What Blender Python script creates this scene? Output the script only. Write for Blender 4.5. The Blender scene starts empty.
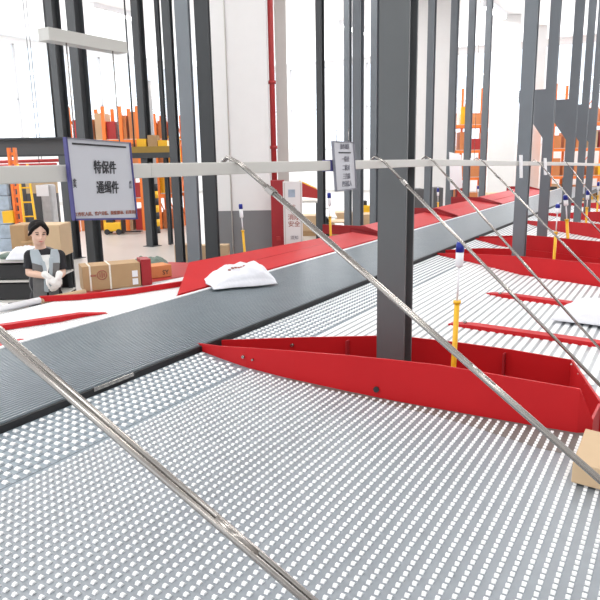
import bpy, math, random
from mathutils import Vector, Matrix
random.seed(7)
S = bpy.context.scene
COL = S.collection
# ------------------------------------------------------------------ camera
F = 650.0
YAW = math.radians(30.6); PITCH = math.atan(142/650); ROLL = math.radians(1.0); CZ = 2.05
fw = Vector((-math.sin(YAW)*math.cos(PITCH), math.cos(YAW)*math.cos(PITCH), -math.sin(PITCH)))
rt = Vector((math.cos(YAW), math.sin(YAW), 0))
up = rt.cross(fw)
CAM = Vector((0, 0, CZ))
cr, sr = math.cos(ROLL), math.sin(ROLL)
r2 = rt*cr - up*sr
u2 = up*cr + rt*sr
def ray(px, py):
    return fw + r2*((px-300)/F) + u2*((300-py)/F)
def atz(px, py, z):
    d = ray(px, py); return CAM + d*((z-CZ)/d.z)
def atX(px, py, X):
    d = ray(px, py); return CAM + d*(X/d.x)
def dep(px, py, D):
    return CAM + ray(px, py)*D
cd = bpy.data.cameras.new('camera'); cam = bpy.data.objects.new('camera', cd); COL.objects.link(cam)
cd.sensor_width = 36; cd.lens = F*36/600; cd.clip_start = 0.02; cd.clip_end = 300
M3 = Matrix((r2, u2, -fw)).transposed()
cam.matrix_world = Matrix.Translation(CAM) @ M3.to_4x4()
S.camera = cam

# ------------------------------------------------------------------ materials
def mat(name, col, rough=0.5, metal=0.0, noise=0.08, nscale=6.0, bump=0.0, col2=None, emit=None, spec=0.5, bscale=60):
    m = bpy.data.materials.new(name); m.use_nodes = True
    nt = m.node_tree; b = nt.nodes['Principled BSDF']
    b.inputs['Roughness'].default_value = rough; b.inputs['Metallic'].default_value = metal
    b.inputs['Specular IOR Level'].default_value = spec
    tc = nt.nodes.new('ShaderNodeTexCoord')
    n = nt.nodes.new('ShaderNodeTexNoise'); n.inputs['Scale'].default_value = nscale; n.inputs['Detail'].default_value = 4
    nt.links.new(tc.outputs['Object'], n.inputs['Vector'])
    mx = nt.nodes.new('ShaderNodeMix'); mx.data_type = 'RGBA'
    c = Vector(col)
    a = c*(1-noise); d = Vector(col2) if col2 else c*(1+noise)
    mx.inputs[6].default_value = (*a, 1); mx.inputs[7].default_value = (*[min(1, v) for v in d], 1)
    nt.links.new(n.outputs['Fac'], mx.inputs[0]); nt.links.new(mx.outputs[2], b.inputs['Base Color'])
    if bump:
        n2 = nt.nodes.new('ShaderNodeTexNoise'); n2.inputs['Scale'].default_value = bscale
        nt.links.new(tc.outputs['Object'], n2.inputs['Vector'])
        bp = nt.nodes.new('ShaderNodeBump'); bp.inputs['Strength'].default_value = bump; bp.inputs['Distance'].default_value = 0.01
        nt.links.new(n2.outputs['Fac'], bp.inputs['Height']); nt.links.new(bp.outputs['Normal'], b.inputs['Normal'])
    if emit:
        b.inputs['Emission Color'].default_value = (*emit[:3], 1); b.inputs['Emission Strength'].default_value = emit[3]
    return m
M = {}
M['red'] = mat('red_enamel', (.50, .012, .016), .5, noise=.10, nscale=2.5, spec=.22)
M['redpipe'] = mat('fire_red_paint', (.42, .03, .03), .45)
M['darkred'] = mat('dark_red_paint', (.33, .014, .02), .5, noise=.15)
M['belt'] = mat('grey_modular_belt_plastic', (.19, .225, .25), .36, noise=.12, nscale=9)
M['beltgap'] = mat('black_rubber', (.012, .013, .015), .6)
M['deck1'] = mat('blue_grey_coated_steel', (.23, .28, .32), .45, noise=.08)
M['deck2'] = mat('galvanised_steel', (.27, .30, .33), .42, metal=.15, noise=.12, nscale=14)
M['deck3'] = mat('bright_galvanised_steel', (.40, .425, .45), .42, metal=.1)
M['roller'] = mat('white_roller_plastic', (.88, .89, .9), .3, noise=.03)
M['groove'] = mat('dark_groove', (.13, .15, .17), .6)
M['channel'] = mat('pressed_steel_channel', (.50, .52, .54), .4, metal=.1, noise=.05)
M['steel'] = mat('stainless_steel', (.38, .36, .34), .26, metal=.92, noise=.08)
M['rail'] = mat('pale_powder_coated_steel', (.60, .59, .56), .45, noise=.04)
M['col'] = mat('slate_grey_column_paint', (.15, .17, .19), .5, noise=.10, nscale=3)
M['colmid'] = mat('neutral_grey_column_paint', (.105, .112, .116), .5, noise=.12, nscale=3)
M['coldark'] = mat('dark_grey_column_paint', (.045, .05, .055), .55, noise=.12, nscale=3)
M['floor'] = mat('polished_concrete', (.50, .47, .44), .35, noise=.08, nscale=.8)
M['wallw'] = mat('white_wall_paint', (.80, .80, .80), .7, noise=.02)
M['wallg'] = mat('grey_dado_paint', (.20, .205, .215), .6, noise=.04)
M['ceil'] = mat('white_roof_sheet', (.85, .86, .87), .6, noise=.02)
M['board'] = mat('white_sign_board', (.56, .57, .62), .45, noise=.03)
M['purple'] = mat('purple_blue_sign_edge', (.07, .065, .22), .5)
M['ink'] = mat('black_ink', (.03, .03, .035), .6)
M['greyink'] = mat('grey_ink', (.22, .22, .26), .6)
M['redink'] = mat('red_brown_ink', (.35, .12, .08), .6)
M['yellow'] = mat('yellow_post_paint', (.85, .48, .015), .4, noise=.04)
M['orange'] = mat('orange_rack_paint', (.85, .20, .03), .45, noise=.06)
M['white'] = mat('white_plastic', (.82, .83, .86), .35, noise=.02)
M['bluecap'] = mat('blue_plastic', (.012, .03, .30), .3, noise=.05)
M['kraft'] = mat('kraft_cardboard', (.42, .27, .14), .75, noise=.10, nscale=8)
M['kraft2'] = mat('pale_cardboard', (.58, .42, .26), .75, noise=.08, nscale=5)
M['orangebox'] = mat('orange_cardboard', (.62, .24, .09), .7, noise=.06)
M['tape'] = mat('white_strap', (.75, .70, .62), .5)
M['bag'] = mat('white_poly_mailer', (.70, .715, .77), .45, noise=.04, bump=.5, bscale=18)
M['greenbag'] = mat('grey_green_sack', (.13, .18, .15), .6, noise=.2, bump=.5, bscale=20)
M['black'] = mat('black_plastic', (.02, .02, .022), .5)
M['dkgrey'] = mat('dark_grey_panel', (.10, .10, .105), .6, noise=.05)
M['bluegrey'] = mat('pale_blue_packaging', (.36, .45, .55), .5, noise=.5, nscale=9)
M['wrap'] = mat('stretch_film_grey', (.42, .42, .43), .3, noise=.25, nscale=9)
M['skin'] = mat('skin', (.72, .47, .36), .5, noise=.03)
M['lip'] = mat('lips', (.50, .17, .15), .5)
M['hair'] = mat('black_hair', (.010, .008, .008), .7, noise=.3, nscale=60, spec=.15)
M['tee'] = mat('black_cotton', (.014, .014, .018), .85, noise=.2)
M['vest'] = mat('grey_vest_fabric', (.16, .16, .16), .85, noise=.2, nscale=25)
M['vestlight'] = mat('pale_blue_grey_fabric', (.42, .48, .52), .8, noise=.06)
M['glove'] = mat('white_cotton_glove', (.80, .80, .78), .85, noise=.05)
M['trouser'] = mat('dark_trousers', (.02, .02, .03), .85)
M['eye'] = mat('dark_eye', (.02, .015, .012), .3)
M['lamp'] = mat('lamp_diffuser', (1, 1, 1), .5, emit=(1, .98, .95, 12))
def glass():
    m = bpy.data.materials.new('window_glass'); m.use_nodes = True; nt = m.node_tree
    for n in list(nt.nodes): nt.nodes.remove(n)
    o = nt.nodes.new('ShaderNodeOutputMaterial'); mx = nt.nodes.new('ShaderNodeMixShader')
    t = nt.nodes.new('ShaderNodeBsdfTransparent'); g = nt.nodes.new('ShaderNodeBsdfGlossy')
    g.inputs['Roughness'].default_value = .05; t.inputs['Color'].default_value = (.96, .98, 1, 1); mx.inputs[0].default_value = .06
    nt.links.new(t.outputs[0], mx.inputs[1]); nt.links.new(g.outputs[0], mx.inputs[2]); nt.links.new(mx.outputs[0], o.inputs['Surface'])
    return m
M['glass'] = glass()

# ------------------------------------------------------------------ mesh helpers
class MB:
    def __init__(s): s.v = []; s.f = []; s.sm = []; s.mi = {}
    def join(s, o, mi):
        a = len(s.f); s.add(o.v, o.f); s.sm[a:] = o.sm
        for k in range(a, len(s.f)): s.mi[k] = mi
        return s
    def add(s, vs, fs, smooth=False):
        n = len(s.v); s.v += [tuple(v) for v in vs]; s.f += [tuple(i+n for i in f) for f in fs]; s.sm += [smooth]*len(fs); return s
    def box(s, x0, x1, y0, y1, z0, z1):
        return s.hexa([(x0,y0,z0),(x1,y0,z0),(x1,y1,z0),(x0,y1,z0)], [(x0,y0,z1),(x1,y0,z1),(x1,y1,z1),(x0,y1,z1)])
    def hexa(s, lo, hi):
        return s.add(list(lo)+list(hi), [(3,2,1,0),(4,5,6,7),(0,1,5,4),(1,2,6,5),(2,3,7,6),(3,0,4,7)])
    def obox(s, c, ax, ay, az):     # centre and three half-axis vectors
        c = Vector(c); ax, ay, az = Vector(ax), Vector(ay), Vector(az)
        q = [(-1,-1),(1,-1),(1,1),(-1,1)]
        return s.hexa([c+ax*a+ay*b-az for a, b in q], [c+ax*a+ay*b+az for a, b in q])
    def prism(s, pts, ex):
        ex = Vector(ex); n = len(pts); vs = [Vector(p) for p in pts]; vs += [v+ex for v in vs]
        return s.add(vs, [tuple(range(n))[::-1], tuple(range(n, 2*n))]+[(i, (i+1) % n, n+(i+1) % n, n+i) for i in range(n)])
    def path(s, pts, rs, n=12, cap=True, sx=1.0):
        pts = [Vector(p) for p in pts]
        if not hasattr(rs, '__len__'): rs = [rs]*len(pts)
        vs = []; prev = None
        for i, p in enumerate(pts):
            d = (pts[min(i+1, len(pts)-1)]-pts[max(i-1, 0)]).normalized()
            if prev is None:
                a = Vector((0, 0, 1)) if abs(d.z) < .9 else Vector((1, 0, 0)); a = (a-d*a.dot(d)).normalized()
            else:
                a = (prev-d*prev.dot(d)).normalized()
            prev = a; b = d.cross(a)
            for k in range(n):
                t = 2*math.pi*k/n; vs.append(p+(a*math.cos(t)*sx+b*math.sin(t))*rs[i])
        fs = [(i*n+k, i*n+(k+1) % n, (i+1)*n+(k+1) % n, (i+1)*n+k) for i in range(len(pts)-1) for k in range(n)]
        s.add(vs, fs, True)
        if cap:
            m = len(s.v)-len(vs); s.f += [tuple(m+k for k in range(n))[::-1], tuple(m+(len(pts)-1)*n+k for k in range(n))]; s.sm += [False, False]
        return s
    def ball(s, c, rx, ry=None, rz=None, ax=None, n=16, m=10):
        ry = ry or rx; rz = rz or rx; c = Vector(c); A = ax or (Vector((1,0,0)), Vector((0,1,0)), Vector((0,0,1)))
        vs = [c+A[2]*rz]
        for i in range(1, m):
            t = math.pi*i/m
            for k in range(n):
                p = 2*math.pi*k/n; vs.append(c+A[0]*rx*math.sin(t)*math.cos(p)+A[1]*ry*math.sin(t)*math.sin(p)+A[2]*rz*math.cos(t))
        vs.append(c-A[2]*rz); L = len(vs)-1; fs = []
        for k in range(n):
            fs.append((0, 1+k, 1+(k+1) % n)); fs.append((L, L-n+(k+1) % n, L-n+k))
            for i in range(m-2): fs.append((1+i*n+k, 1+(i+1)*n+k, 1+(i+1)*n+(k+1) % n, 1+i*n+(k+1) % n))
        return s.add(vs, fs, True)
    def wall(s, pts, th, z0, tops):   # upright sheet following pts (x,y), thickness th, base z0, top z per point
        n = len(pts); P = [Vector((p[0], p[1])) for p in pts]; vs = []
        z0 = z0 if hasattr(z0, '__len__') else [z0]*n
        for i in range(n):
            d = (P[min(i+1, n-1)]-P[max(i-1, 0)]).normalized(); nn = Vector((-d.y, d.x))*th
            for q in (P[i], P[i]+nn):
                vs += [(q.x, q.y, z0[i]), (q.x, q.y, tops[i])]
        fs = []
        for i in range(n-1):
            a, b = 4*i, 4*i+4
            fs += [(a, b, b+1, a+1), (a+2, a+3, b+3, b+2), (a+1, b+1, b+3, a+3), (a, a+2, b+2, b)]
        fs += [(0, 1, 3, 2), (4*n-4, 4*n-2, 4*n-1, 4*n-3)]
        return s.add(vs, fs)

def link(o): COL.objects.link(o); return o
def thing(name, label, cat, loc=(0, 0, 0), group=None, rz=0):
    o = link(bpy.data.objects.new(name, None)); o.location = loc; o.rotation_euler = (0, 0, rz); o.empty_display_size = .1
    o['label'] = label; o['category'] = cat
    if group: o['group'] = group
    return o
ORG = {}
def build(name, mb, m, parent=None, label=None, bevel=0, local=False):
    me = bpy.data.meshes.new(name)
    off = Vector((0, 0, 0))
    if parent is not None and not local:
        off = ORG.get(parent.name, Vector(parent.location))
    me.from_pydata([tuple(Vector(v)-off) for v in mb.v], [], mb.f)
    me.polygons.foreach_set('use_smooth', mb.sm); me.update()
    ms = m if isinstance(m, (list, tuple)) else [m]
    for q in ms: me.materials.append(q)
    for k, v in mb.mi.items(): me.polygons[k].material_index = v
    o = link(bpy.data.objects.new(name, me))
    if parent is not None:
        o.parent = parent; ORG[o.name] = off
    if label: o['label'] = label
    if bevel:
        b = o.modifiers.new('bevel', 'BEVEL'); b.width = bevel; b.segments = 2; b.limit_method = 'ANGLE'
    return o
def tag(o, label, cat, group=None, kind=None):
    # a single-mesh thing: move its origin to its base
    vs = o.data.vertices; n = len(vs)
    c = Vector((sum(v.co.x for v in vs)/n, sum(v.co.y for v in vs)/n, min(v.co.z for v in vs)))
    o.data.transform(Matrix.Translation(-c)); o.location = c
    o['label'] = label; o['category'] = cat
    if group: o['group'] = group
    if kind: o['kind'] = kind
    return o
def struct(name, mb, m, parent=None):
    o = build(name, mb, m, parent); 
    if parent is None: o['kind'] = 'structure'
    return o
def copy_tree(o, parent=None):
    c = o.copy(); link(c)
    if parent is not None: c.parent = parent
    for ch in list(o.children): copy_tree(ch, c)
    return c
DG = None
def text(name, body, size, m, parent, origin, ax, ay, label=None, align='CENTER', sx=1.0, th=.0006):
    for ch in parent.children:
        if ch.name.split('.')[0] in ('panel', 'box_body'): parent = ch; break
    """writing as a thin solid mesh: origin centre, ax = reading direction, ay = up direction"""
    cu = bpy.data.curves.new('t', 'FONT'); cu.body = body; cu.size = size; cu.align_x = align; cu.align_y = 'CENTER'
    cu.extrude = th; cu.resolution_u = 2; cu.offset = size*.012
    t = link(bpy.data.objects.new('t', cu))
    dg = bpy.context.evaluated_depsgraph_get()
    me = bpy.data.meshes.new_from_object(t.evaluated_get(dg))
    bpy.data.objects.remove(t); bpy.data.curves.remove(cu)
    ax = Vector(ax).normalized(); ay = Vector(ay).normalized(); az = ax.cross(ay)
    off = ORG.get(parent.name, Vector(parent.location))
    T = Matrix.Translation(Vector(origin)-off) @ Matrix((ax*sx, ay, az)).transposed().to_4x4()
    me.transform(T); me.name = name; me.materials.clear(); me.materials.append(m)
    o = link(bpy.data.objects.new(name, me)); o.parent = parent
    if label: o['label'] = label
    return o

# ------------------------------------------------------------------ hall shell
WX, WY = -27.0, 36.0; EX = 14.0; SY = -10.0; H = 7.6
struct('floor', MB().box(WX-.3, EX, SY, WY+.3, -.2, 0), M['floor'])
struct('ceiling', MB().box(WX-.3, EX, SY, WY+.3, H, H+.2), M['ceil'])
def winwall(name, horiz, c, a0, a1, n, zs=2.5, zt=H-.25):  # wall with window bands added to let bright sky into the hall
    def bx(mb, p0, p1, z0, z1, t0=0, t1=.25):
        return mb.box(p0, p1, c+t0, c+t1, z0, z1) if horiz else mb.box(c-t1, c-t0, p0, p1, z0, z1)
    mb = MB(); bx(mb, a0, a1, 0, zs); bx(mb, a0, a1, zt, H)
    w = (a1-a0)/n
    for i in range(n+1):
        p = a0+i*w; bx(mb, max(a0, p-.15), min(a1, p+.15), zs, zt)
    struct(name, mb, M['wallw'])
    for i in range(n):
        p0, p1 = a0+i*w+.15, a0+(i+1)*w-.15
        nm = 'window_%d' % (winwall.k); winwall.k += 1
        f = MB()
        for q in (zs, (zs+zt)/2-.03, zt-.06): bx(f, p0, p1, q, q+.06, .08, .15)
        for q in (p0, (p0+p1)/2-.03, p1-.06): bx(f, q, q+.06, zs, zt, .08, .15)
        fo = struct(nm, f, M['white'])
        g = MB(); bx(g, p0, p1, zs, zt, .11, .115); build('window_pane', g, M['glass'], fo)
winwall.k = 1
winwall('wall_left', False, WX, SY, WY, 9)
winwall('wall_far', True, WY, WX, EX, 8)
struct('wall_right', MB().box(EX, EX+.2, SY, WY, 0, H), M['wallw'])
struct('baseboard_left', MB().box(WX, WX+.03, SY, WY, 0, .12), M['rail'])
struct('baseboard_far', MB().box(WX, EX, WY-.03, WY, 0, .12), M['rail'])

# added hall lamps: assumed rows under the roof that light the scene
k = 0
for x in (-19, -13, -7, -1.5, 5):
    for y in (-2, 5, 12, 19, 27):
        t = thing('added_ceiling_lamp', 'added white linear lamp under the roof sheet of the hall', 'lamp', (x, y, H-.25), 'added linear lamps under the roof')
        build('lamp_housing', MB().box(x-.15, x+.15, y-1.2, y+1.2, H-.2, H), M['white'], t)
        build('lamp_diffuser', MB().box(x-.13, x+.13, y-1.15, y+1.15, H-.25, H-.2), M['lamp'], t)
        ld = bpy.data.lights.new('added_lamp_light', 'AREA'); ld.shape = 'RECTANGLE'; ld.size = 1.2; ld.size_y = 2.6; ld.energy = 120; ld.color = (1, .985, .96)
        lo = link(bpy.data.objects.new('added_lamp_light', ld)); lo.parent = t; lo.location = (0, 0, -.03)

# ------------------------------------------------------------------ belt conveyor
BX0, BX1 = -3.86, -2.69; ZD = .80
def ribbed(x0, x1, y0, y1, z, pitch, h, gap=.3):
    mb = MB(); n = int((x1-x0)/pitch); prof = []
    for i in range(n):
        a = x0+i*pitch; g = pitch*gap/2; b = pitch*.06
        prof += [(a, z-h), (a+g, z-h), (a+g+b, z), (a+pitch-g-b, z), (a+pitch-g, z-h)]
    prof.append((x0+n*pitch, z-h))
    vs = [(x, y0, zz) for x, zz in prof]+[(x, y1, zz) for x, zz in prof]; m = len(prof)
    mb.add(vs, [(i, i+1, m+i+1, m+i) for i in range(m-1)])
    return mb
bt = thing('belt_conveyor', 'long grey ribbed belt conveyor running between the two roller decks', 'conveyor', (-3.27, 8, 0))
build('belt', ribbed(BX0+.02, BX1-.012, -2, 26, .845, .0275, .008, .42), M['belt'], bt)
build('side_frame', MB().box(BX1-.012, BX1, -2, 26, .74, .838), M['beltgap'], bt, 'black side frame')
build('side_frame', MB().box(BX0-.02, BX0+.02, -2, 26, .70, .85), M['white'], bt, 'white side frame')
build('belt_bed', MB().box(BX0+.02, BX1-.012, -2, 26, .70, .832), M['groove'], bt)
for y in (-1.5, 2, 5.5, 9, 12.5, 16, 19.5, 23, 25.7):
    for x in (BX0+.06, BX1-.09): build('leg', MB().box(x, x+.06, y-.03, y+.03, 0, .70), M['coldark'], bt)
# bright scratched wear strip on the belt edge
build('wear_strip', MB().box(BX1-.004, BX1+.004, 2.32, 2.62, .822, .842), M['steel'], bt, 'bright steel wear strip')

# ------------------------------------------------------------------ red troughs and decks on the near side
def interp(pts, x):
    for (xa, ya), (xb, yb) in zip(pts, pts[1:]):
        if xa <= x <= xb: return ya+(yb-ya)*(x-xa)/(xb-xa)
    return pts[0][1] if x < pts[0][0] else pts[-1][1]
F1 = [(-2.74, 3.27), (-2.5, 3.19), (-2.23, 3.11), (-1.85, 3.05), (-1.49, 3.02), (-1.24, 3.01), (-.98, 3.01), (-.33, 3.02), (-.27, 3.06)]
B1 = [(-2.76, 3.42), (-2.2, 3.80), (-1.67, 4.12), (-1.22, 4.15), (-.89, 4.14), (-.51, 4.09), (-.27, 3.40)]
F2 = [(-2.80, 8.12), (-2.16, 7.65), (-1.44, 7.02), (-.63, 6.68), (0, 6.45)]
B2 = [(-2.76, 8.30), (-2.3, 8.75), (-1.77, 8.86), (-.81, 8.36), (0, 8.1)]
F3 = [(-2.74, 9.84), (-2.1, 9.12), (-1.77, 8.94), (-.81, 8.42), (0, 8.15)]
B3 = [(-2.70, 10.0), (-2.2, 10.35), (-1.7, 10.35), (-.9, 9.65), (0, 9.2)]
F4 = [(-2.6, 12.6), (-1.72, 11.26), (-1.04, 10.53), (0, 9.95)]
B4 = [(-2.55, 12.8), (-1.6, 12.5), (-.8, 11.5), (0, 11)]
F5 = [(-2.6, 14.4), (-1.33, 13.1), (0, 12.1)]
B5 = [(-2.55, 14.6), (-1.5, 14.6), (0, 13.4)]
F6 = [(-2.6, 17.4), (-1.33, 15.8), (0, 14.6)]
B6 = [(-2.55, 17.8), (-1.5, 17.6), (0, 16.2)]
def trough(label, fp, ft, bp, end=True, bolts=()):
    t = thing('divider_trough', label, 'chute divider', (fp[len(fp)//2][0], (fp[len(fp)//2][1]+bp[len(bp)//2][1])/2, .0))
    fpl = build('front_plate', MB().wall(fp, .012, .42, ft), M['red'], t)
    build('back_plate', MB().wall(bp, .012, .42, [.822]*len(bp)), M['red'], t)
    pts = [(x, y, .42) for x, y in fp]+[(x, y, .42) for x, y in bp[::-1]]
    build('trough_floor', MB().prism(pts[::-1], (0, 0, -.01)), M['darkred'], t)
    if end:
        a, b = fp[-1], bp[-1]
        build('end_plate', MB().wall([a, b], .012, .42, [ft[-1], .822]), M['red'], t)
    for (x, dy, z, s) in bolts:
        y = interp(fp, x)+dy
        build('bolt', MB().path([(x, y-.016, z), (x, y+.002, z)], s, 8), M['steel'], fpl)
    for (x, y) in ((fp[1][0]+.3, interp(bp, fp[1][0]+.3)-.25), (fp[-1][0]-.1, (fp[-1][1]+bp[-1][1])/2)):
        build('leg', MB().box(x-.03, x+.03, y-.03, y+.03, 0, .41), M['darkred'], t)
    return t
t1 = trough('large red steel divider trough nearest the camera, around the widest grey column', F1, [.845, .878, .925, .972, 1.005, 1.02, 1.03, 1.012, .86], B1, True,
            bolts=((-2.25, 0, .865, .010), (-2.17, 0, .862, .007)))
build('drain_hole', MB().path([(-1.32, 3.0035, .845), (-1.32, 3.012, .845)], .016, 12), M['black'], t1, 'round black hole')
for x in (-.92, -1.95): build('rib', MB().box(x, x+.012, interp(B1, x)-.045, interp(B1, x)-.002, .43, .80), M['darkred'], t1)
for x, z in ((-2.28, .80), (-.39, .72), (-.385, .62)): build('bolt', MB().path([(x, interp(B1, x)-.02, z-.03), (x, interp(B1, x)+.001, z-.03)], .012, 8), M['steel'], t1)
LW = [(-1.9, .03), (-1.24, .065), (-.98, .09), (-.77, .14), (-.45, .24), (-.30, .27)]  # added strip standing in for the dark band along the plate foot
for i, nm in ((0, 'dark_band'),):
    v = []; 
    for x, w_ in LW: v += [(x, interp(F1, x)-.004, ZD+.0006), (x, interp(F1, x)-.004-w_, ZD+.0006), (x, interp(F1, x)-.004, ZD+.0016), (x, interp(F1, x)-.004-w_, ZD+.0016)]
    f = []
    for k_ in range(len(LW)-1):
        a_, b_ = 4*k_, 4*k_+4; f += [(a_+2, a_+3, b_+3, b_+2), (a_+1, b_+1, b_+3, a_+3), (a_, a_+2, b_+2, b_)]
    build('dark_strip', MB().add(v, f), mat('dark_band_brown_grey', (.17, .155, .145), .6), t1, 'added dark brown-grey strip along the foot of the plate')
trough('second red divider trough, around the slim column with a white tag', F2, [.812, .90, 1.0, 1.02, 1.02], B2)
trough('third red divider trough, directly behind the second one', F3, [.812, .93, 1.0, 1.02, 1.02], B3)
trough('fourth red divider trough, beyond the narrow white strip of deck', F4, [.82, .98, 1.02, 1.02], B4)
trough('fifth red divider trough, far along the right side', F5, [.82, 1.0, 1.02], B5)
trough('farthest red divider trough at the right edge', F6, [.82, 1.0, 1.02], B6)

def deck(label, lo, hi, near=True, X0=-2.688, X1=0.0):
    """one roller deck between two boundary lines"""
    xs = sorted(set([X0, X1, -2.19]+[p[0] for p in lo+hi if X0 < p[0] < X1]))
    t = thing('roller_deck', label, 'roller deck', ((X0+X1)/2, (interp(lo, -1.4)+interp(hi, -1.4))/2, 0))
    def plate(xa, xb, z=ZD):
        mb = MB()
        q = [x for x in xs if xa <= x <= xb]
        for a, b in zip(q, q[1:]):
            if interp(hi, a)-interp(lo, a) < .01 and interp(hi, b)-interp(lo, b) < .01: continue
            mb.prism([(a, interp(lo, a), z-.03), (b, interp(lo, b), z-.03), (b, max(interp(lo, b)+.002, interp(hi, b)), z-.03), (a, max(interp(lo, a)+.002, interp(hi, a)), z-.03)], (0, 0, .03))
        return mb
    p1 = plate(X0, -2.19); p2 = plate(-2.19, X1)
    # raised channels with rollers (module beside the belt)
    def rows(base, m, nm, xa, xb, pitch, step, rw, rl, h, cw, seam):
        ch = MB(); ro = MB(); gr = MB(); i = 0; x = xa+pitch/2
        while x < xb-pitch*.3:
            a, b = interp(lo, x)+.02, interp(hi, x)-.02
            if b-a > .05:
                if cw: ch.box(x-cw/2, x+cw/2, a, b, ZD, ZD+.003)
                if seam: gr.box(x+pitch/2-.0025, x+pitch/2+.0025, a, b, ZD, ZD+.001)
                y = math.ceil(a/step)*step+(0 if i % 2 else step*.5*(1 if not near else 0))
                while y < b-rl:
                    z0, z1 = ZD+.001, ZD+h
                    vs = [(x-rw, y-rl, z0), (x+rw, y-rl, z0), (x+rw, y+rl, z0), (x-rw, y+rl, z0), (x-rw, y-rl*.45, z1), (x+rw, y-rl*.45, z1), (x+rw, y+rl*.45, z1), (x-rw, y+rl*.45, z1)]
                    ro.add(vs, [(4,5,6,7),(0,1,5,4),(1,2,6,5),(2,3,7,6),(3,0,4,7)])
                    y += step
            x += pitch; i += 1
        if base.v: base.join(ro, 1).join(ch, 2).join(gr, 3); build(nm, base, [m, M['roller'], M['channel'], M['groove']], t)
    rows(p1, M['deck1'], 'transfer_panel', X0+.01, -2.19, .0585, .05, .013, .012, .009, .0, True)
    if near: rows(p2, M['deck2'], 'deck_panel', -2.19, X1, .0405, .031, .0066, .0092, .008, .0, False)
    else: rows(p2, M['deck3'], 'deck_panel', -2.19, X1, .062, .022, .018, .0105, .008, .047, False)
    # legs and side skirt
    y0, y1 = interp(lo, X1), interp(hi, X1)
    if y1-y0 > .1:
        build('side_skirt', MB().box(X1, X1+.02, y0, y1, .62, .80), M['darkred'], t)
        for y in (y0+.1, y1-.1): 
            build('leg', MB().box(X1-.08, X1-.02, y-.03, y+.03, 0, .77), M['coldark'], t)
            build('leg', MB().box(X0+.03, X0+.09, y-.03, y+.03, 0, .77), M['coldark'], t)
    return t
deck('pale perforated roller deck in the foreground, between belt and nearest red plate', [(-2.7, -1.0), (0, -1.0)], [(a, b-.002) for a, b in F1[:-1]]+[(0, 3.06)])
deck('wide bright roller deck behind the nearest red trough', [(a, b+.014) for a, b in B1[:-1]]+[(-.27, 3.46), (0, 3.46)], F2, near=False)
deck('short roller deck wedge between the second and third red troughs', [(a, b+.014) for a, b in B2], F3, near=False)
deck('narrow bright roller deck between the third and fourth red troughs', [(a, b+.014) for a, b in B3], F4, near=False)
deck('roller deck between the fourth and fifth red troughs', [(a, b+.014) for a, b in B4], F5, near=False)
deck('farthest roller deck beyond the fifth red trough', [(a, b+.014) for a, b in B5], F6, near=False)
# thin low red guide strips lying across the wide deck
def strip(label, pts, tops, th=.05, z0=.802, name='guide_strip'):
    o = build(name, MB().wall(pts, th, z0, tops), M['red']); return tag(o, label, 'guide strip')
a = [atz(x, y, .805) for x, y in ((448, 325), (470, 329), (600, 348))]; a.append(a[-1]+(a[-1]-a[-2])*.6)
s1 = strip('low red guide strip across the wide deck, beside the nearest beacon post', [(p.x, p.y) for p in a], [.815, .835, .835, .835], .09)
a = [atz(x, y, .805) for x, y in ((486, 294), (503, 298), (576, 308))]; a.append(a[-1]+(a[-1]-a[-2])*.2)
s2 = strip('low red guide strip running to the white sack on the wide deck', [(p.x, p.y) for p in a], [.815, .84, .84, .83], .09)
for px, py in ((465, 322.5), (500, 293.5)):
    p = atz(px, py, .84)
    tag(build('hex_bolt', MB().path([p-Vector((0, 0, .004)), p+Vector((0, 0, .012))], .014, 6), M['steel']), 'small steel bolt head on the %s red guide strip' % ('nearer' if px < 480 else 'farther'), 'bolt')

# ------------------------------------------------------------------ far side of the belt
fd = thing('roller_deck', 'white roller deck on the far side of the belt, in front of the person', 'roller deck', (-4.4, 2, 0))
pl = [(BX0-.03, -1), (BX0-.03, 5.6), (-4.62, 5.6), (-4.93, 4.1), (-4.93, -1)]
fp_ = MB().prism([(x, y, .77) for x, y in pl], (0, 0, .03))
mb = MB(); x = BX0-.06
while x > -4.88:
    ymax = 5.5 if x > -4.62 else 4.1
    y = -.9
    while y < ymax:
        mb.add([(x-.017, y-.0105, .801), (x+.017, y-.0105, .801), (x+.017, y+.0105, .801), (x-.017, y+.0105, .801), (x-.017, y-.005, .808), (x+.017, y-.005, .808), (x+.017, y+.005, .808), (x-.017, y+.005, .808)], [(4,5,6,7),(0,1,5,4),(1,2,6,5),(2,3,7,6),(3,0,4,7)])
        y += .024
    x -= .05
build('deck_panel', fp_.join(mb, 1), [M['channel'], M['roller']], fd)
for y in (-.8, 1.5, 3.8):
    for x in (-3.96, -4.88): build('leg', MB().box(x, x+.06, y-.03, y+.03, 0, .77), M['coldark'], fd)
for lab, px, th, tp in (('long low red guide strip on the far deck, left of the belt', ((0, 331), (60, 322), (84, 317), (108, 313.5)), .07, [.85, .85, .84, .81]),
                ('short red guide wedge at the left edge of the photo beside the belt', ((-40, 362), (0, 350), (30, 339.5)), .09, [.85, .84, .81])):
    a = [atz(x, y, .81) for x, y in px]
    strip(lab, [(p.x, p.y) for p in a], tp, th, .81)
a = [atz(x, y, .81) for x, y in ((40, 302), (80, 300), (128, 295), (185, 286))]
strip('red edge strip in front of the brown carton', [(p.x, p.y) for p in a], [.86]*4, .035, .81)
a = atz(0, 308, .85); b = atz(42, 299, .85)
tag(build('edge_tube', MB().path([(-4.95, -1, .835), (-4.95, b.y, .835)], .03, 14), M['white']), 'white round edge tube along the outer side of the far deck', 'tube')
tag(build('edge_tube', MB().path([(-4.98, b.y+.04, .82), (-4.93, 4.25, .82)], .028, 14), M['kraft2']), 'short beige tube between the person and the brown carton', 'tube')
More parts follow.
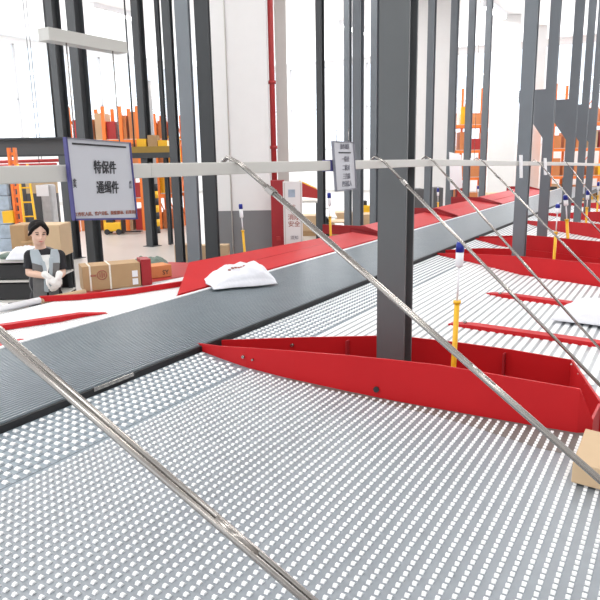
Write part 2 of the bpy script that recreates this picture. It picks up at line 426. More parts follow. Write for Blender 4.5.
# shelf the cartons stand on
sh = thing('packing_table', 'low table behind the far deck carrying the cartons', 'table', (-5.1, 5.2, 0))
build('table_top', MB().prism([(-4.96, 4.22, .77), (-4.64, 5.65, .77), (-4.95, 6.3, .77), (-5.7, 6.1, .77), (-5.5, 4.8, .77)], (0, 0, .028)), M['redpipe'], sh)
for x, y in ((-4.95, 4.5), (-5.35, 4.9), (-5.5, 5.95), (-4.85, 5.9)): build('leg', MB().box(x-.025, x+.025, y-.025, y+.025, 0, .77), M['coldark'], sh)

def lid(label, y0, y1, lip=.0, x1=-4.6, z1=.95, cut=.45, x2=None, z2=None):
    x2 = x2 or x1; z2 = z2 or z1
    t = thing('chute_cover', label, 'chute cover', (-4.2, (y0+y1)/2, 0))
    xa = BX0-.05
    build('cover_sheet', MB().prism([(xa, y0-cut, .845), (xa, y1, .845), (x2, y1, z2), (x1, y0, z1)], (0, 0, .012)), M['red'], t)
    build('side_skirt', MB().hexa([(x1, y0, .62), (x1+.012, y0, .62), (x2+.012, y1, .62), (x2, y1, .62)], [(x1, y0, z1), (x1+.012, y0, z1), (x2+.012, y1, z2), (x2, y1, z2)]), M['red'], t)
    build('inner_skirt', MB().box(xa-.012, xa, y0-cut, y1, .812, .844), M['red'], t)
    bend = MB().path([(xa-.33, y0, .905+(z1-.95)*.4), (xa-.33, y1, .905+(z2-.95)*.4)], .004, 6)
    build('fold_line', bend, M['redpipe'], t)
    if lip:
        for y in (y0, y1-.02): build('lip_plate', MB().prism([(xa, y, .84), (x1-.5, y, .84), (x1-.5, y, z1+lip), (x1+.25, y, z1+lip), (xa, y, .87)], (0, .012, 0)), M['darkred'], t)
    for y in (y0+.2, y1-.2):
        for x in (xa-.06, x2+.05): build('leg', MB().box(x-.025, x+.025, y-.025, y+.025, 0, .84), M['coldark'], t)
    return t
lid('large red sloped chute cover on the far side, behind the white parcel bag', 5.42, 9.1, cut=1.0, x2=-4.42, z2=.90)
lid('second red chute cover on the far side, beyond the widest grey column', 9.3, 12.6, .05, -4.55, .94, 0, -4.5, .93)
lid('third red chute cover on the far side, further along the belt', 12.9, 16.2, .05, -4.6, .95, 0)
lid('farthest red chute cover on the far side of the belt', 16.5, 22.5, .05, -4.7, .96, 0)

# ------------------------------------------------------------------ steel columns
def hcol(name, label, x, y, w, d, z1, m, group=None, base=True, plate_y=0):
    t = thing(name, label, 'column', (x, y, 0), group)
    f = .014
    for yy in (y-d/2, y+d/2-f): build('flange', MB().box(x-w/2, x+w/2, yy, yy+f, .012, z1), m, t)
    build('web', MB().box(x-.008, x+.008, y-d/2+f, y+d/2-f, .012, z1), m, t)
    if base: build('base_plate', MB().box(x-w/2-.06, x+w/2+.06, y-d/2-.06, y+d/2+.06, 0, .012), m, t)
    return t
def knee(t, x, y, d, side=-1):
    x = x+.04
    build('knee_brace', MB().prism([(x, y-.03, 2.55), (x, y-.03, 2.25), (x+side*.35, y-.03, 2.75), (x+side*.35, y-.03, 2.9), (x, y-.03, 2.9)], (0, .06, 0)), M['col'], t)
NC = [(3.78, .175, 'widest grey steel column, standing in the nearest red trough'),
      (8.15, .135, 'grey steel column with a white tag, standing in the second red trough'),
      (9.6, .115, 'grey steel column right of the tagged one, in the third red trough'),
      (11.6, .125, 'grey steel column behind the blue-capped beacon at the right'),
      (13.0, .11, 'grey steel column second from the last in the right row'),
      (14.3, .11, 'grey steel column last in the right row')]
cols = []
for i, (y, w, lab) in enumerate(NC):
    x = -1.535 if i == 0 else -1.70
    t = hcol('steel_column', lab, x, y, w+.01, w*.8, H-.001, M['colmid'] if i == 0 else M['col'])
    cols.append((x, y, w))
    if i >= 2: knee(t, x-.1, y, w)
fl = M['coldark']
def onfloor(px, py): return atz(px, py, 0)
def fcol(px, py, w, lab, m=None, px_is_base=True, **k):
    p = onfloor(px, py); return hcol('steel_column', lab, p.x, p.y, w, w, H-.001, m or fl, **k)
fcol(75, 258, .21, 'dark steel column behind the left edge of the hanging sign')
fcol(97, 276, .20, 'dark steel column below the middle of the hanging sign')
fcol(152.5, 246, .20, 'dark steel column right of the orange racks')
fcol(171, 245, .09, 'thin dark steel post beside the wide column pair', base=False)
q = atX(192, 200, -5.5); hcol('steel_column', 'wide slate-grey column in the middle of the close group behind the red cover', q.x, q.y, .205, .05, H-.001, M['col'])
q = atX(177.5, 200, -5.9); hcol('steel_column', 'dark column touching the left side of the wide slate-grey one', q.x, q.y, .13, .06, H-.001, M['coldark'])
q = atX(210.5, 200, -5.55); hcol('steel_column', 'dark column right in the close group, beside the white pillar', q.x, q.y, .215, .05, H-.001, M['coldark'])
for px, X, w, lab in ((321.5, -6.6, .13, 'slim grey column left of the small hanging notice'), (348, -7.0, .14, 'slim brown-grey column under the small hanging notice'),
                 (358, -5.7, .17, 'dark grey column just right of the small hanging notice'), (374, -6.3, .15, 'slim column half hidden by the widest grey column'),
                 (428, -5.6, .16, 'slim column right of the widest grey column, far side'), (449.5, -5.6, .17, 'far-side column behind the pale notices'),
                 (466, -5.6, .17, 'far-side column with orange rack behind it'), (482, -5.6, .17, 'last far-side column beside the pale wall'),
                 ):
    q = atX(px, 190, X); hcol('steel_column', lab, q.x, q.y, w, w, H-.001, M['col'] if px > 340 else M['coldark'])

# ------------------------------------------------------------------ guard rail and tie rods
RX = -1.42
gr = thing('guard_rail', 'pale square guard rail at eye height running along the columns', 'rail', (RX, 5, 0))
ys = [-1.0, 1.5, 4.1, 6.8, 9.6, 13.6, 16.0]; zt = [2.05, 2.042, 2.028, 1.98, 1.93, 1.85, 1.80]
for i in range(len(ys)-1):
    b = .019
    build('rail_tube', MB().hexa([(RX-b, ys[i], zt[i]-.043), (RX+b, ys[i], zt[i]-.043), (RX+b, ys[i+1], zt[i+1]-.043), (RX-b, ys[i+1], zt[i+1]-.043)],
                                 [(RX-b, ys[i], zt[i]), (RX+b, ys[i], zt[i]), (RX+b, ys[i+1], zt[i+1]), (RX-b, ys[i+1], zt[i+1])]), M['rail'], gr, bevel=.003)
def rz(y):
    for i in range(len(ys)-1):
        if ys[i] <= y <= ys[i+1]: return zt[i]+(zt[i+1]-zt[i])*(y-ys[i])/(ys[i+1]-ys[i])
    return zt[-1]
for x, y, w in cols:
    build('clamp', MB().box(x+w/2-.01, RX-.018, y-.03, y+.03, rz(y)-.038, rz(y)-.005), M['coldark'], gr)
build('joint_sleeve', MB().box(RX-.022, RX+.022, 2.66, 2.70, rz(2.7)-.047, rz(2.7)+.004), M['purple'], gr, 'dark joint sleeve')

def rod(label, Yh, end, r, gap, double=True, hook=True, sleeve=.12):
    """tie rod hooked over the rail and running down towards the near side"""
    top = Vector((RX+.01, Yh, rz(Yh)+.012)); end = Vector(end)
    d = (end-top).normalized(); side = Vector((0, 1, 0)); side = (side-d*side.dot(d)).normalized()
    nrm = side.cross(d).normalized()
    t = thing('tie_rod', label, 'tie rod', top)
    offs = (-gap/2, gap/2) if double else (0,)
    for k, o in enumerate(offs):
        s = side*o
        build('pipe', MB().path([top+s+d*.16, end+s], r, 14), M['steel'], t)
        if hook:   # bent end passing over the rail
            q = [top+s+d*.17, top+s+d*.03+nrm*.0, top+s+Vector((-.03, 0, .006)), top+s+Vector((-.055, 0, -.012)), top+s+Vector((-.062, 0, -.05))]
            build('hook', MB().path(q, r*.7, 10), M['steel'], t)
    c = top+d*.19
    build('clamp_sleeve', MB().obox(c, d*.016, side*(gap/2+r*1.12), nrm*r*1.12), M['steel'], t)
    for f in ((.55,) if double else (.6,)):
        c = top+d*((end-top).length*f)
        build('turnbuckle', MB().path([c-d*.05, c+d*.05], r*1.35, 10), M['steel'], t)
    # foot bracket
    build('foot_plate', MB().obox(end, d*.03, side*(gap/2+r*1.6), nrm*r*1.5), M['coldark'], t)
    return t
def E(px, py, Y, ext):    # end point: continue the line seen in the photo down to the deck rail
    d = ray(px, py); p = CAM+d*(Y/d.y); return p
def rodp(label, Yh, px, py, zend, r, gap, **k):
    top = Vector((RX+.01, Yh, rz(Yh)+.012)); p = E(px, py, Yh, 0); d = p-top
    s = (zend-top.z)/d.z; return rod(label, Yh, top+d*s, r, gap, **k)
rodp('thick double steel tie rod crossing the middle of the picture, second from the left', 1.94, 575, 458, .83, .0075, .016)
rodp('steel tie rod crossing the foot of the widest grey column', 3.24, 600, 385, .83, .007, .010)
rodp('slim steel tie rod hooked just right of the widest column', 4.02, 600, 349, .83, .0065, .009)
rodp('slim steel tie rod crossing the tagged column', 5.18, 600, 281, .83, .0065, .009)
rodp('far slim tie rod at the right, passing the two blue-capped beacons', 7.4, 600, 232, .83, .0065, .009)
rodp('farthest slim tie rod at the right edge', 9.3, 600, 205, .83, .0065, .009)
# rod 0: passes (0,335) and (143,458)
n = ray(0, 334).cross(ray(144, 458))
def on(X, z): return Vector((X, -(n.x*X+n.z*(z-CZ))/n.y, z))
top = on(RX+.01, rz(.64)+.012); end = on(-.02, .83)
rod('thick double steel tie rod at the lower left corner, nearest the camera', top.y, end, .0062, .0145)
# the rod-end rail on the near deck edge
er = thing('anchor_rail', 'dark steel anchor rail on the near deck edge holding the rod feet', 'rail', (-.02, 5, 0))
build('rail_tube', MB().box(.03, .07, -1, 12, .86, .90), M['coldark'], er)
for y in (-.8, 1.2, 3.2, 5.2, 7.2, 9.2, 11.2): build('leg', MB().box(.035, .065, y-.02, y+.02, 0, .86), M['coldark'], er)

# ------------------------------------------------------------------ hanging signs
def board(name, label, tl, tr, bl, br, X, cat='sign', rod_to=None):
    P = [atX(*q, X) for q in (tl, tr, br, bl)]
    c = sum(P, Vector())/4; nrm = (P[1]-P[0]).cross(P[3]-P[0]).normalized()
    if nrm.dot(CAM-c) < 0: nrm = -nrm
    t = thing(name, label, cat, c)
    build('panel', MB().prism([p-nrm*.004 for p in P], nrm*.006), M['board'], t)
    return t, P, nrm, c
def edge(t, P, nrm, w=.006, m=None, sides=(0, 1, 2, 3)):
    for i in sides:
        a, b = P[i], P[(i+1) % 4]; d = (b-a).normalized(); s = nrm.cross(d).normalized()
        build('frame_edge', MB().obox((a+b)/2, d*((b-a).length/2+w/2), s*w/2, nrm*.006), m or M['purple'], t)
def bil(P, u, v, nrm, o=.004):   # u right, v down in 0..1
    return (P[0]*(1-u)+P[1]*u)*(1-v)+(P[3]*(1-u)+P[2]*u)*v+nrm*o
t, P, nrm, c = board('hanging_sign', 'large white hanging sign with two lines of black Chinese characters', (65, 138), (129, 143), (74, 219.5), (136, 218.5), RX+.03)
edge(t, P, nrm, .003, M['greyink'], sides=(0,)); edge(t, P, nrm, .0035, sides=(1,)); edge(t, P, nrm, .005, sides=(2, 3))
ax = (P[1]-P[0]).normalized(); ay = nrm.cross(ax)
text('lettering', '特保件', .037, M['ink'], t, bil(P, .545, .345, nrm), ax, ay, sx=.74)
text('lettering', '通缉件', .037, M['ink'], t, bil(P, .555, .60, nrm), ax, ay, sx=.74)
text('lettering', '工作区人员、客户分拣、随意挪动、后果自负', .0115, M['redink'], t, bil(P, .51, .925, nrm), ax, ay, label='small red-brown lettering')
text('lettering', '全\n天', .012, M['ink'], t, bil(P, .055, .55, nrm), ax, ay)
text('lettering', '件\n区', .011, M['greyink'], t, bil(P, .945, .55, nrm), ax, ay)
build('header_line', MB().obox((bil(P, .07, .045, nrm)+bil(P, .93, .075, nrm))/2, ax*.095, ay*.0022, nrm*.0008), M['ink'], t)
for u in (.15, .85):
    q = bil(P, u, 0, nrm, -.003)
    build('hanger', MB().path([q, q+Vector((-.0, 0, .25))], .002, 6), M['steel'], t)
build('hanger_bar', MB().box(RX-.01, RX+.03, P[0].y-.02, P[1].y+.02, P[0].z+.235, P[0].z+.265), M['rail'], t)
build('bracket', MB().box(RX+.014, RX+.026, (P[0].y+P[1].y)/2-.03, (P[0].y+P[1].y)/2+.03, 1.99, 2.05), M['coldark'], t)
t, P, nrm, c = board('hanging_notice', 'small pale notice with grey text hanging left of the widest column', (332.5, 141.5), (353, 142.5), (336, 191), (355.5, 188.5), RX+.03)
edge(t, P, nrm, .005, M['greyink'])
ax = (P[1]-P[0]).normalized(); ay = nrm.cross(ax)
for v, s, body in ((.10, .02, '操作规范'), (.36, .022, '一检查'), (.54, .022, '二核对'), (.72, .022, '三扫描'), (.88, .022, '四分拣入')):
    text('lettering', body, s*1.3, M['greyink'], t, bil(P, .54, v, nrm), ax, ay, sx=.9)
build('header_line', MB().obox(bil(P, .52, .22, nrm), ax*.062, ay*.003, nrm*.0008), M['ink'], t)
build('bracket', MB().box(RX+.014, RX+.026, c.y-.03, c.y+.03, 1.98, 2.04), M['coldark'], t)
for u in (.2, .8):
    q = bil(P, u, 0, nrm, -.003); build('hanger', MB().path([q, q+Vector((0, 0, .06))], .002, 6), M['steel'], t)
for lab, box_, X in (('narrow white tag on the rail in front of the tagged column', ((519, 155), (521.8, 155), (519.4, 178), (522, 178)), RX+.03),
                     ('tiny white tag on the rail right of the tagged column', ((543.5, 158), (546, 158), (543.8, 175), (546.4, 175)), RX+.03)):
    P = [atX(*q, X) for q in (box_[0], box_[1], box_[3], box_[2])]
    # real small plate turned along the rail
    o = build('rail_tag', MB().prism([p for p in P], (.008, 0, 0)), M['white']); tag(o, lab, 'tag')
for lab, px, X in (('pale notice sheet hanging on the far left column row', (449, 152, 461, 190), -5.3), ('second pale notice sheet beside it, nearer the far columns', (470, 158, 478, 166), -5.3)):
    P = [atX(px[0], px[1], X), atX(px[2], px[1]+3, X), atX(px[2]+1, px[3]-2, X), atX(px[0]+1, px[3], X)]
    t = thing('notice_sheet', lab, 'sign', sum(P, Vector())/4); build('panel', MB().prism(P, (.01, 0, 0)), M['white'], t)
    build('hanger', MB().path([(P[0]+P[1])/2, (P[0]+P[1])/2+Vector((0, 0, H-.001-P[0].z))], .006, 6), M['steel'], t)

# ------------------------------------------------------------------ beacon posts
def beacon(label, base, zj, zr, zc, zt, lean=(0, 0), rr=1.0, k=1.0, zb=.43):
    b = Vector(base); t = thing('beacon_post', label, 'beacon post', (b.x, b.y, zb))
    L = lambda z: Vector((b.x+lean[0]*(z-.85), b.y+lean[1]*(z-.85), z))
    r = .0165*k
    build('yellow_tube', MB().path([L(zb), L(zj)], r, 14), M['yellow'], t, 'yellow tube')
    build('collar', MB().path([L(zj-.004), L(zj+.012)], r*1.45, 14), M['yellow'], t)
    build('thin_rod', MB().path([L(zj+.01), L(zr)], .007*k, 10), M['white'], t, 'thin white rod')
    lb = build('lamp_body', MB().path([L(zr), L(zr+.006), L(zr+(zc-zr)*.15), L(zc)], [.012*k, .020*k, .024*k, .024*k], 16), M['white'], t, 'white lamp body')
    build('lamp_cap', MB().path([L(zc), L(zt-.012), L(zt)], [.0255*k, .0255*k, .020*k], 16), M['bluecap'], lb, 'blue cap')
    build('cap_knob', MB().path([L(zt), L(zt+.014)], [.012*k, .008*k], 10), M['white'], lb)
    build('foot', MB().path([L(zb), L(zb+.01)], .04, 14), M['yellow'], t)
    return t
b = atz(453.5, 367, .85)
def zat(px, py, p):   # height of the point seen at py on the vertical through p
    q = atX(px, py, p.x); return q.z
beacon('beacon post with a blue cap standing in the nearest red trough', b, zat(455, 303, b), zat(455, 268, b), zat(455, 253, b), zat(455, 243, b), lean=(.02, 0), k=.92)
def bp(label, px, base_y, yj, yr, yc, yt, Y, pxt=None, k=1.0, zb=.43):
    d = ray(px, base_y); p = CAM+d*(Y/d.y)
    pxt = pxt or px
    z = [CZ+(ray(pxt, q)*(Y/ray(pxt, q).y)).z for q in (yj, yr, yc, yt)]
    top = CAM+ray(pxt, yt)*(Y/ray(pxt, yt).y)
    ln = (top.x-p.x)/max(.1, (top.z-p.z))
    return beacon(label, (p.x-ln*(p.z-.85), Y, .85), *z, lean=(ln, 0), k=k, zb=zb)
bp('beacon post with a blue cap in the second red trough, left of a similar one', 554, 259, 233, 214, 208, 204, 7.75, 558, 1.0)
bp('beacon post with a blue cap in the third red trough, leaning slightly', 568, 241, 220, 206, 200, 195, 9.45, 565.5, 1.25)
bp('small beacon post standing in the fourth red trough', 586, 223, 208, 200, 195, 190, 11.3, 588, 1.1)
bp('smallest beacon post at the right edge of the photo', 597, 213, 196, 190, 186, 182, 13.2, 598.5, 1.0)
bp('beacon post with a blue cap in front of the white and grey pillar', 245.5, 262, 231, 218, 209, 204, 7.15, 240.5, 1.05, zb=.0)
bp('beacon post with a blue cap on the far side, beyond the thin steel handrail', 331, 242, 217, 206, 198, 193, 9.15, 329, 1.2, zb=.0)
bp('far-side beacon post between the columns right of the widest column', 438, 215, 203, 196, 192, 188, 14.2, 438, 1.0, zb=.0)
bp('far-side beacon post near the end of the belt', 478, 209, 198, 192, 189, 186, 18.5, 478, 1.1, zb=.0)

# ------------------------------------------------------------------ cartons, bags
def carton(label, base4, h, m, mtape=None, cat='carton', extra=None, name='carton', flap=True):
    """base4: four floor corners (Vector) front-left, front-right, back-right, back-left"""
    c = sum(base4, Vector())/4; t = thing(name, label, cat, c)
    hi = [p+Vector((0, 0, h)) for p in base4]
    build('box_body', MB().hexa(base4, hi), m, t, bevel=.004)
    fl, frr, br, bl = base4
    if mtape:
        for u in mtape:
            a = fl.lerp(frr, u); n = (frr-fl).cross(Vector((0, 0, 1))).normalized(); w = (frr-fl).normalized()*.008
            e = bl.lerp(br, u)
            mb = MB().obox(a+n*.0015+Vector((0, 0, h/2)), w, n*.0015, Vector((0, 0, h/2+.002)))
            mb.obox((a+e)/2+Vector((0, 0, h+.0015)), w, (e-a)/2, Vector((0, 0, .0015)))
            build('strap', mb, M['tape'], t)
    return t
def quad(p0, p1, depth, z):
    p0 = Vector((p0.x, p0.y, z)); p1 = Vector((p1.x, p1.y, z)); n = (p1-p0).normalized().cross(Vector((0, 0, -1))).normalized()*depth
    if n.dot(p0-CAM) < 0: n = -n
    return [p0, p1, p1+n, p0+n]
zc = .80
p0, p1 = atz(79, 297, zc), atz(139, 291, zc)
# push the carton back on the table
sh_ = Vector((-.16, .20, 0)); q = quad(p0+sh_, p1+sh_, .26, zc)
ct = carton('brown cardboard carton with white straps and a round red print behind the red edge strip', q, .245, M['kraft'], (.13, .47))
n = (q[1]-q[0]).cross(Vector((0, 0, 1))).normalized(); w = (q[1]-q[0]).normalized()
cc = q[0].lerp(q[1], .33)+Vector((0, 0, .15))+n*.003
ring = MB()
pts = [cc+w*.045*math.cos(a*math.pi/10)+Vector((0, 0, .045*math.sin(a*math.pi/10))) for a in range(21)]
ring.path(pts, .005, 6, False); ring.obox(cc, w*.006, n*.001, Vector((0, 0, .03))); ring.obox(cc+w*.02, w*.005, n*.001, Vector((0, 0, .02))); ring.obox(cc-w*.02, w*.005, n*.001, Vector((0, 0, .02)))
ring.obox(cc-w*.085, w*.025, n*.001, Vector((0, 0, .010)))
build('printed_emblem', ring, M['redink'], ct, 'round red printed emblem')
for dz in (.055, .135): build('paper_label', MB().obox(q[0].lerp(q[1], .90)+n*.002+Vector((0, 0, dz)), w*.028, n*.001, Vector((0, 0, .032))), M['white'], ct, 'small white paper label')
# dark red end plate right of the carton
a = q[1]+w*.012
tag(build('red_crate', MB().hexa([a, a+w*.10, a+w*.10-n*.2, a-n*.2], [v+Vector((0, 0, .27)) for v in (a, a+w*.10, a+w*.10-n*.2, a-n*.2)]), M['darkred']), 'narrow dark red crate at the right end of the brown carton', 'crate')
p0 = atz(152, 284, .80)+Vector((-.22, .22, 0)); p1 = atz(174, 281, .80)+Vector((-.22, .22, 0))
oc = carton('orange-brown carton beside the left end of the red chute cover', quad(p0, p1, .22, .80), .13, M['orangebox'])
qq = quad(p0, p1, .22, .80); n = (qq[1]-qq[0]).cross(Vector((0, 0, 1))).normalized(); w = (qq[1]-qq[0]).normalized()
text('lettering', 'SY', .07, M['ink'], oc, qq[0].lerp(qq[1], .7)+n*.002+Vector((0, 0, .05)), w, (0, 0, 1))
def cart_at(label, px, py, dpt, wpx, hpx, d, m, zbase, **k):
    s = dpt/F; c = dep(px, py, dpt); w = r2*wpx*s/2; w.z = 0
    a = Vector((c.x, c.y, zbase)); 
    return carton(label, quad(a-w, a+w, d, zbase), hpx*s, m, **k)
# small cartons between and beside the column pair, on a bench
bn = thing('bench', 'low grey bench behind the red chute cover carrying small cartons', 'bench', (-6.3, 7.2, 0))
def benchtop(px, D): 
    return dep(px, 262, D)
pA = dep(172, 262, 9.35); pB = dep(226, 262, 9.9)
zb = .50
build('bench_top', MB().obox(((pA.x+pB.x)/2, (pA.y+pB.y)/2, zb-.02), (Vector((pB.x-pA.x, pB.y-pA.y, 0)))*.62, Vector((pB.x-pA.x, pB.y-pA.y, 0)).cross(Vector((0, 0, 1))).normalized()*.2, (0, 0, .02)), M['dkgrey'], bn)
for u in (.05, .95):
    v = pA.lerp(pB, u); build('leg', MB().box(v.x-.03, v.x+.03, v.y-.03, v.y+.03, 0, zb-.04), M['dkgrey'], bn)
cart_at('small pale carton left of the wide slate-grey column', 181, 262, 9.45, 12, 24, .2, M['kraft2'], .50)
cart_at('long pale carton right of the column pair', 214, 262, 9.75, 30, 20, .18, M['kraft2'], .50)

def sack(name, label, c, L, W, Hh, ax, seed, m, cat='parcel bag', prof=lambda u: 1.0):
    """crumpled soft mailer: superellipsoid pillow with creases"""
    rnd = random.Random(seed); ax = Vector(ax).normalized(); ay = Vector((0, 0, 1)).cross(ax)
    nx, ny = 40, 26; vs = []; fs = []
    ph = [rnd.uniform(0, 6.28) for _ in range(8)]
    for side in (1, -1):
        for i in range(nx+1):
            for j in range(ny+1):
                u = -1+2*i/nx; v = -1+2*j/ny
                e = (1-abs(u)**3.2)*(1-abs(v)**2.8); e = max(0, e)**.55
                cre = .06*math.sin(7*u+ph[0]+3*v)*math.cos(5*v+ph[1])+.05*math.sin(13*u-6*v+ph[2])+.05*math.sin(17*v+9*u+ph[3])
                z = Hh*(min(1, e*1.12)*(1+cre*(1 if side > 0 else .2))*(.95+.05*math.sin(2*u+ph[4])))
                z *= prof(u)
                z = z*.92+.02 if side > 0 else 0.004+(1-e)*.02
                uu = u*(1+.03*math.sin(6*v+ph[5])); vv = v*(1+.04*math.sin(5*u+ph[6]))
                vs.append(Vector(c)+ax*uu*L/2+ay*vv*W/2+Vector((0, 0, z)))
    m1 = (nx+1)*(ny+1)
    for s in (0, 1):
        for i in range(nx):
            for j in range(ny):
                a = s*m1+i*(ny+1)+j; f = (a, a+ny+1, a+ny+2, a+1); fs.append(f if s == 0 else f[::-1])
    bd = [i*(ny+1) for i in range(nx+1)]+[nx*(ny+1)+j for j in range(1, ny+1)]+[i*(ny+1)+ny for i in range(nx-1, -1, -1)]+[j for j in range(ny-1, 0, -1)]
    for k in range(len(bd)):
        a, b = bd[k], bd[(k+1) % len(bd)]; fs.append((a, a+m1, b+m1, b))
    t = thing(name, label, cat, c)
    build('bag_body', MB().add(vs, fs, True), m, t)
    sack.vs = vs
    return t, ax, ay
# white parcel bag on the belt
a = atz(212, 292, .85); b = atz(268, 287, .85); c = (a+b)/2+Vector((-.17, .22, 0)); c.z = .847
axv = (b-a); axv.z = 0
t, ax, ay = sack('parcel_bag', 'crumpled white parcel bag lying across the far edge of the grey belt', c, .62, .50, .185, axv, 3, M['bag'], prof=lambda u: .72+.42*min(1, max(0, (u+.9)/1.1)))
mk = MB()
for i in range(6):
    q = c+ax*(-.12+i*.03)-ay*.10
    zt_ = max(v.z for v in sack.vs if (v.xy-q.xy).length < .03)
    mk.obox((q.x, q.y, zt_-.004), ax*.011, ay*.016, (0, 0, .006))
build('red_print', mk, M['redink'], t, 'faint red print')
# white sack at the right
a = atz(592, 322, .82); c = Vector((a.x+.12, a.y+.12, .812))
sack('parcel_bag', 'smooth white parcel bag lying on the wide deck at the right edge', c, .72, .56, .14, (1, -.15, 0), 9, M['bag'])
# green-grey sack behind carton, grey bag by the person
p = dep(140, 268, 7.6); p.z = .80
sack('mail_sack', 'grey-green sack lying behind the brown carton', Vector((-5.30, 5.55, .80)), .42, .30, .15, r2, 5, M['greenbag'], 'sack')
# kraft carton at bottom right corner
p = atz(582, 452, .81)
q = [Vector((p.x, p.y-.30, .81)), Vector((p.x+.32, p.y-.34, .81)), Vector((p.x+.34, p.y+.0, .81)), Vector((p.x, p.y+.06, .81))]
kt = carton('brown kraft carton cut off by the lower right corner', q, .085, M['kraft2'])
# ------------------------------------------------------------------ pillar, fire cabinet, notice board
pc = dep(222, 211, 10.6); pd = dep(271, 211, 10.6); w = Vector((pd.x-pc.x, pd.y-pc.y, 0)); w0 = w.normalized(); nb = w0.cross(Vector((0, 0, -1))).normalized()
if nb.dot(Vector((pc.x, pc.y, 0))) < 0: nb = -nb
a = Vector((pc.x, pc.y, 0))-w0*.15; b = Vector((pd.x, pd.y, 0)); zg = pc.z
pt = thing('concrete_pillar', 'broad square pillar painted white above and grey below', 'pillar', (a+b)/2+nb*.4)
build('painted_dado', MB().hexa([a, b, b+nb*.8, a+nb*.8], [v+Vector((0, 0, zg)) for v in (a, b, b+nb*.8, a+nb*.8)]), M['wallg'], pt, 'grey painted lower part')
e = w0*.001+nb*.001
build('white_shaft', MB().hexa([v+Vector((0, 0, zg)) for v in (a, b, b+nb*.8, a+nb*.8)], [v+Vector((0, 0, H-.001)) for v in (a, b, b+nb*.8, a+nb*.8)]), M['wallw'], pt, 'white painted upper part')
build('conduit', MB().path([a+w0*.31-nb*.012, a+w0*.31-nb*.012+Vector((0, 0, H-.01))], .01, 8), M['rail'], pt)
# red cabinet
def upright(px0, px1, pyb, D, ytop, depth, zb=0):
    A = dep(px0, pyb, D); B = dep(px1, pyb, D); A = Vector((A.x, A.y, zb)); B = Vector((B.x, B.y, zb)); zt_ = dep((px0+px1)/2, ytop, D).z
    n = (B-A).normalized().cross(Vector((0, 0, -1))).normalized()*depth
    if n.dot(A) < 0: n = -n
    return A, B, n, zt_
A, B, n, z1 = upright(272, 285, 240, 10.2, 180, .25)
t = thing('fire_cabinet', 'tall dark red fire cabinet between the white pillar and the white notice board', 'cabinet', (A+B)/2+n/2)
build('cabinet_body', MB().hexa([A, B, B+n, A+n], [v+Vector((0, 0, z1)) for v in (A, B, B+n, A+n)]), M['darkred'], t)
wv = (B-A).normalized(); build('handle', MB().obox((A+B)/2-n*.04+Vector((0, 0, z1*.48)), wv*.03, n*.04, (0, 0, .03)), M['redpipe'], t)
A, B, n, z1 = upright(272, 277, 180, 10.6, 100, .15)
p = (A+B)/2
t = thing('fire_pipe', 'thick red vertical fire pipe rising beside the white pillar', 'pipe', p)
build('pipe', MB().path([p, p+Vector((0, 0, H-.01))], .045, 14), M['redpipe'], t)
for z in (1.5, 2.2, 3.2): build('pipe_flange', MB().path([p+Vector((0, 0, z)), p+Vector((0, 0, z+.05))], .06, 14), M['redpipe'], t)
A, B, n, z1 = upright(278, 289, 180, 11.2, 100, .2)
tag(build('pale_column', MB().hexa([A, B, B+n, A+n], [v+Vector((0, 0, H-.002)) for v in (A, B, B+n, A+n)]), M['rail']), 'pale beige column behind the white notice board', 'column')
A, B, n, z1 = upright(284, 303, 240, 9.6, 181, .06)
t = thing('notice_board', 'tall white free-standing notice board with grey and red text', 'notice board', (A+B)/2)
build('panel', MB().hexa([A, B, B+n, A+n], [v+Vector((0, 0, z1)) for v in (A, B, B+n, A+n)]), M['wallw'], t)
wv = (B-A).normalized(); nn = -n.normalized()
def nbp(u, z): return A.lerp(B, u)+nn*.003+Vector((0, 0, z))
build('picture', MB().obox(nbp(.45, z1-.17), wv*.05, nn*.002, (0, 0, .055)), M['bluegrey'], t, 'small blue-grey picture')
for z, body, s, m_ in ((z1-.36, '安', .05, 'redink'), (z1-.52, '消防', .09, 'redink'), (z1-.62, '安全', .09, 'redink'), (z1-.82, '须知', .06, 'greyink'), (z1-.98, '分拣区', .06, 'greyink')):
    text('lettering', body, s, M[m_], t, nbp(.55, z), wv, (0, 0, 1))
for k_ in (.08, .92): build('frame_edge', MB().obox(nbp(k_, z1/2), wv*.008, nn*.004, (0, 0, z1/2-.02)), M['rail'], t)

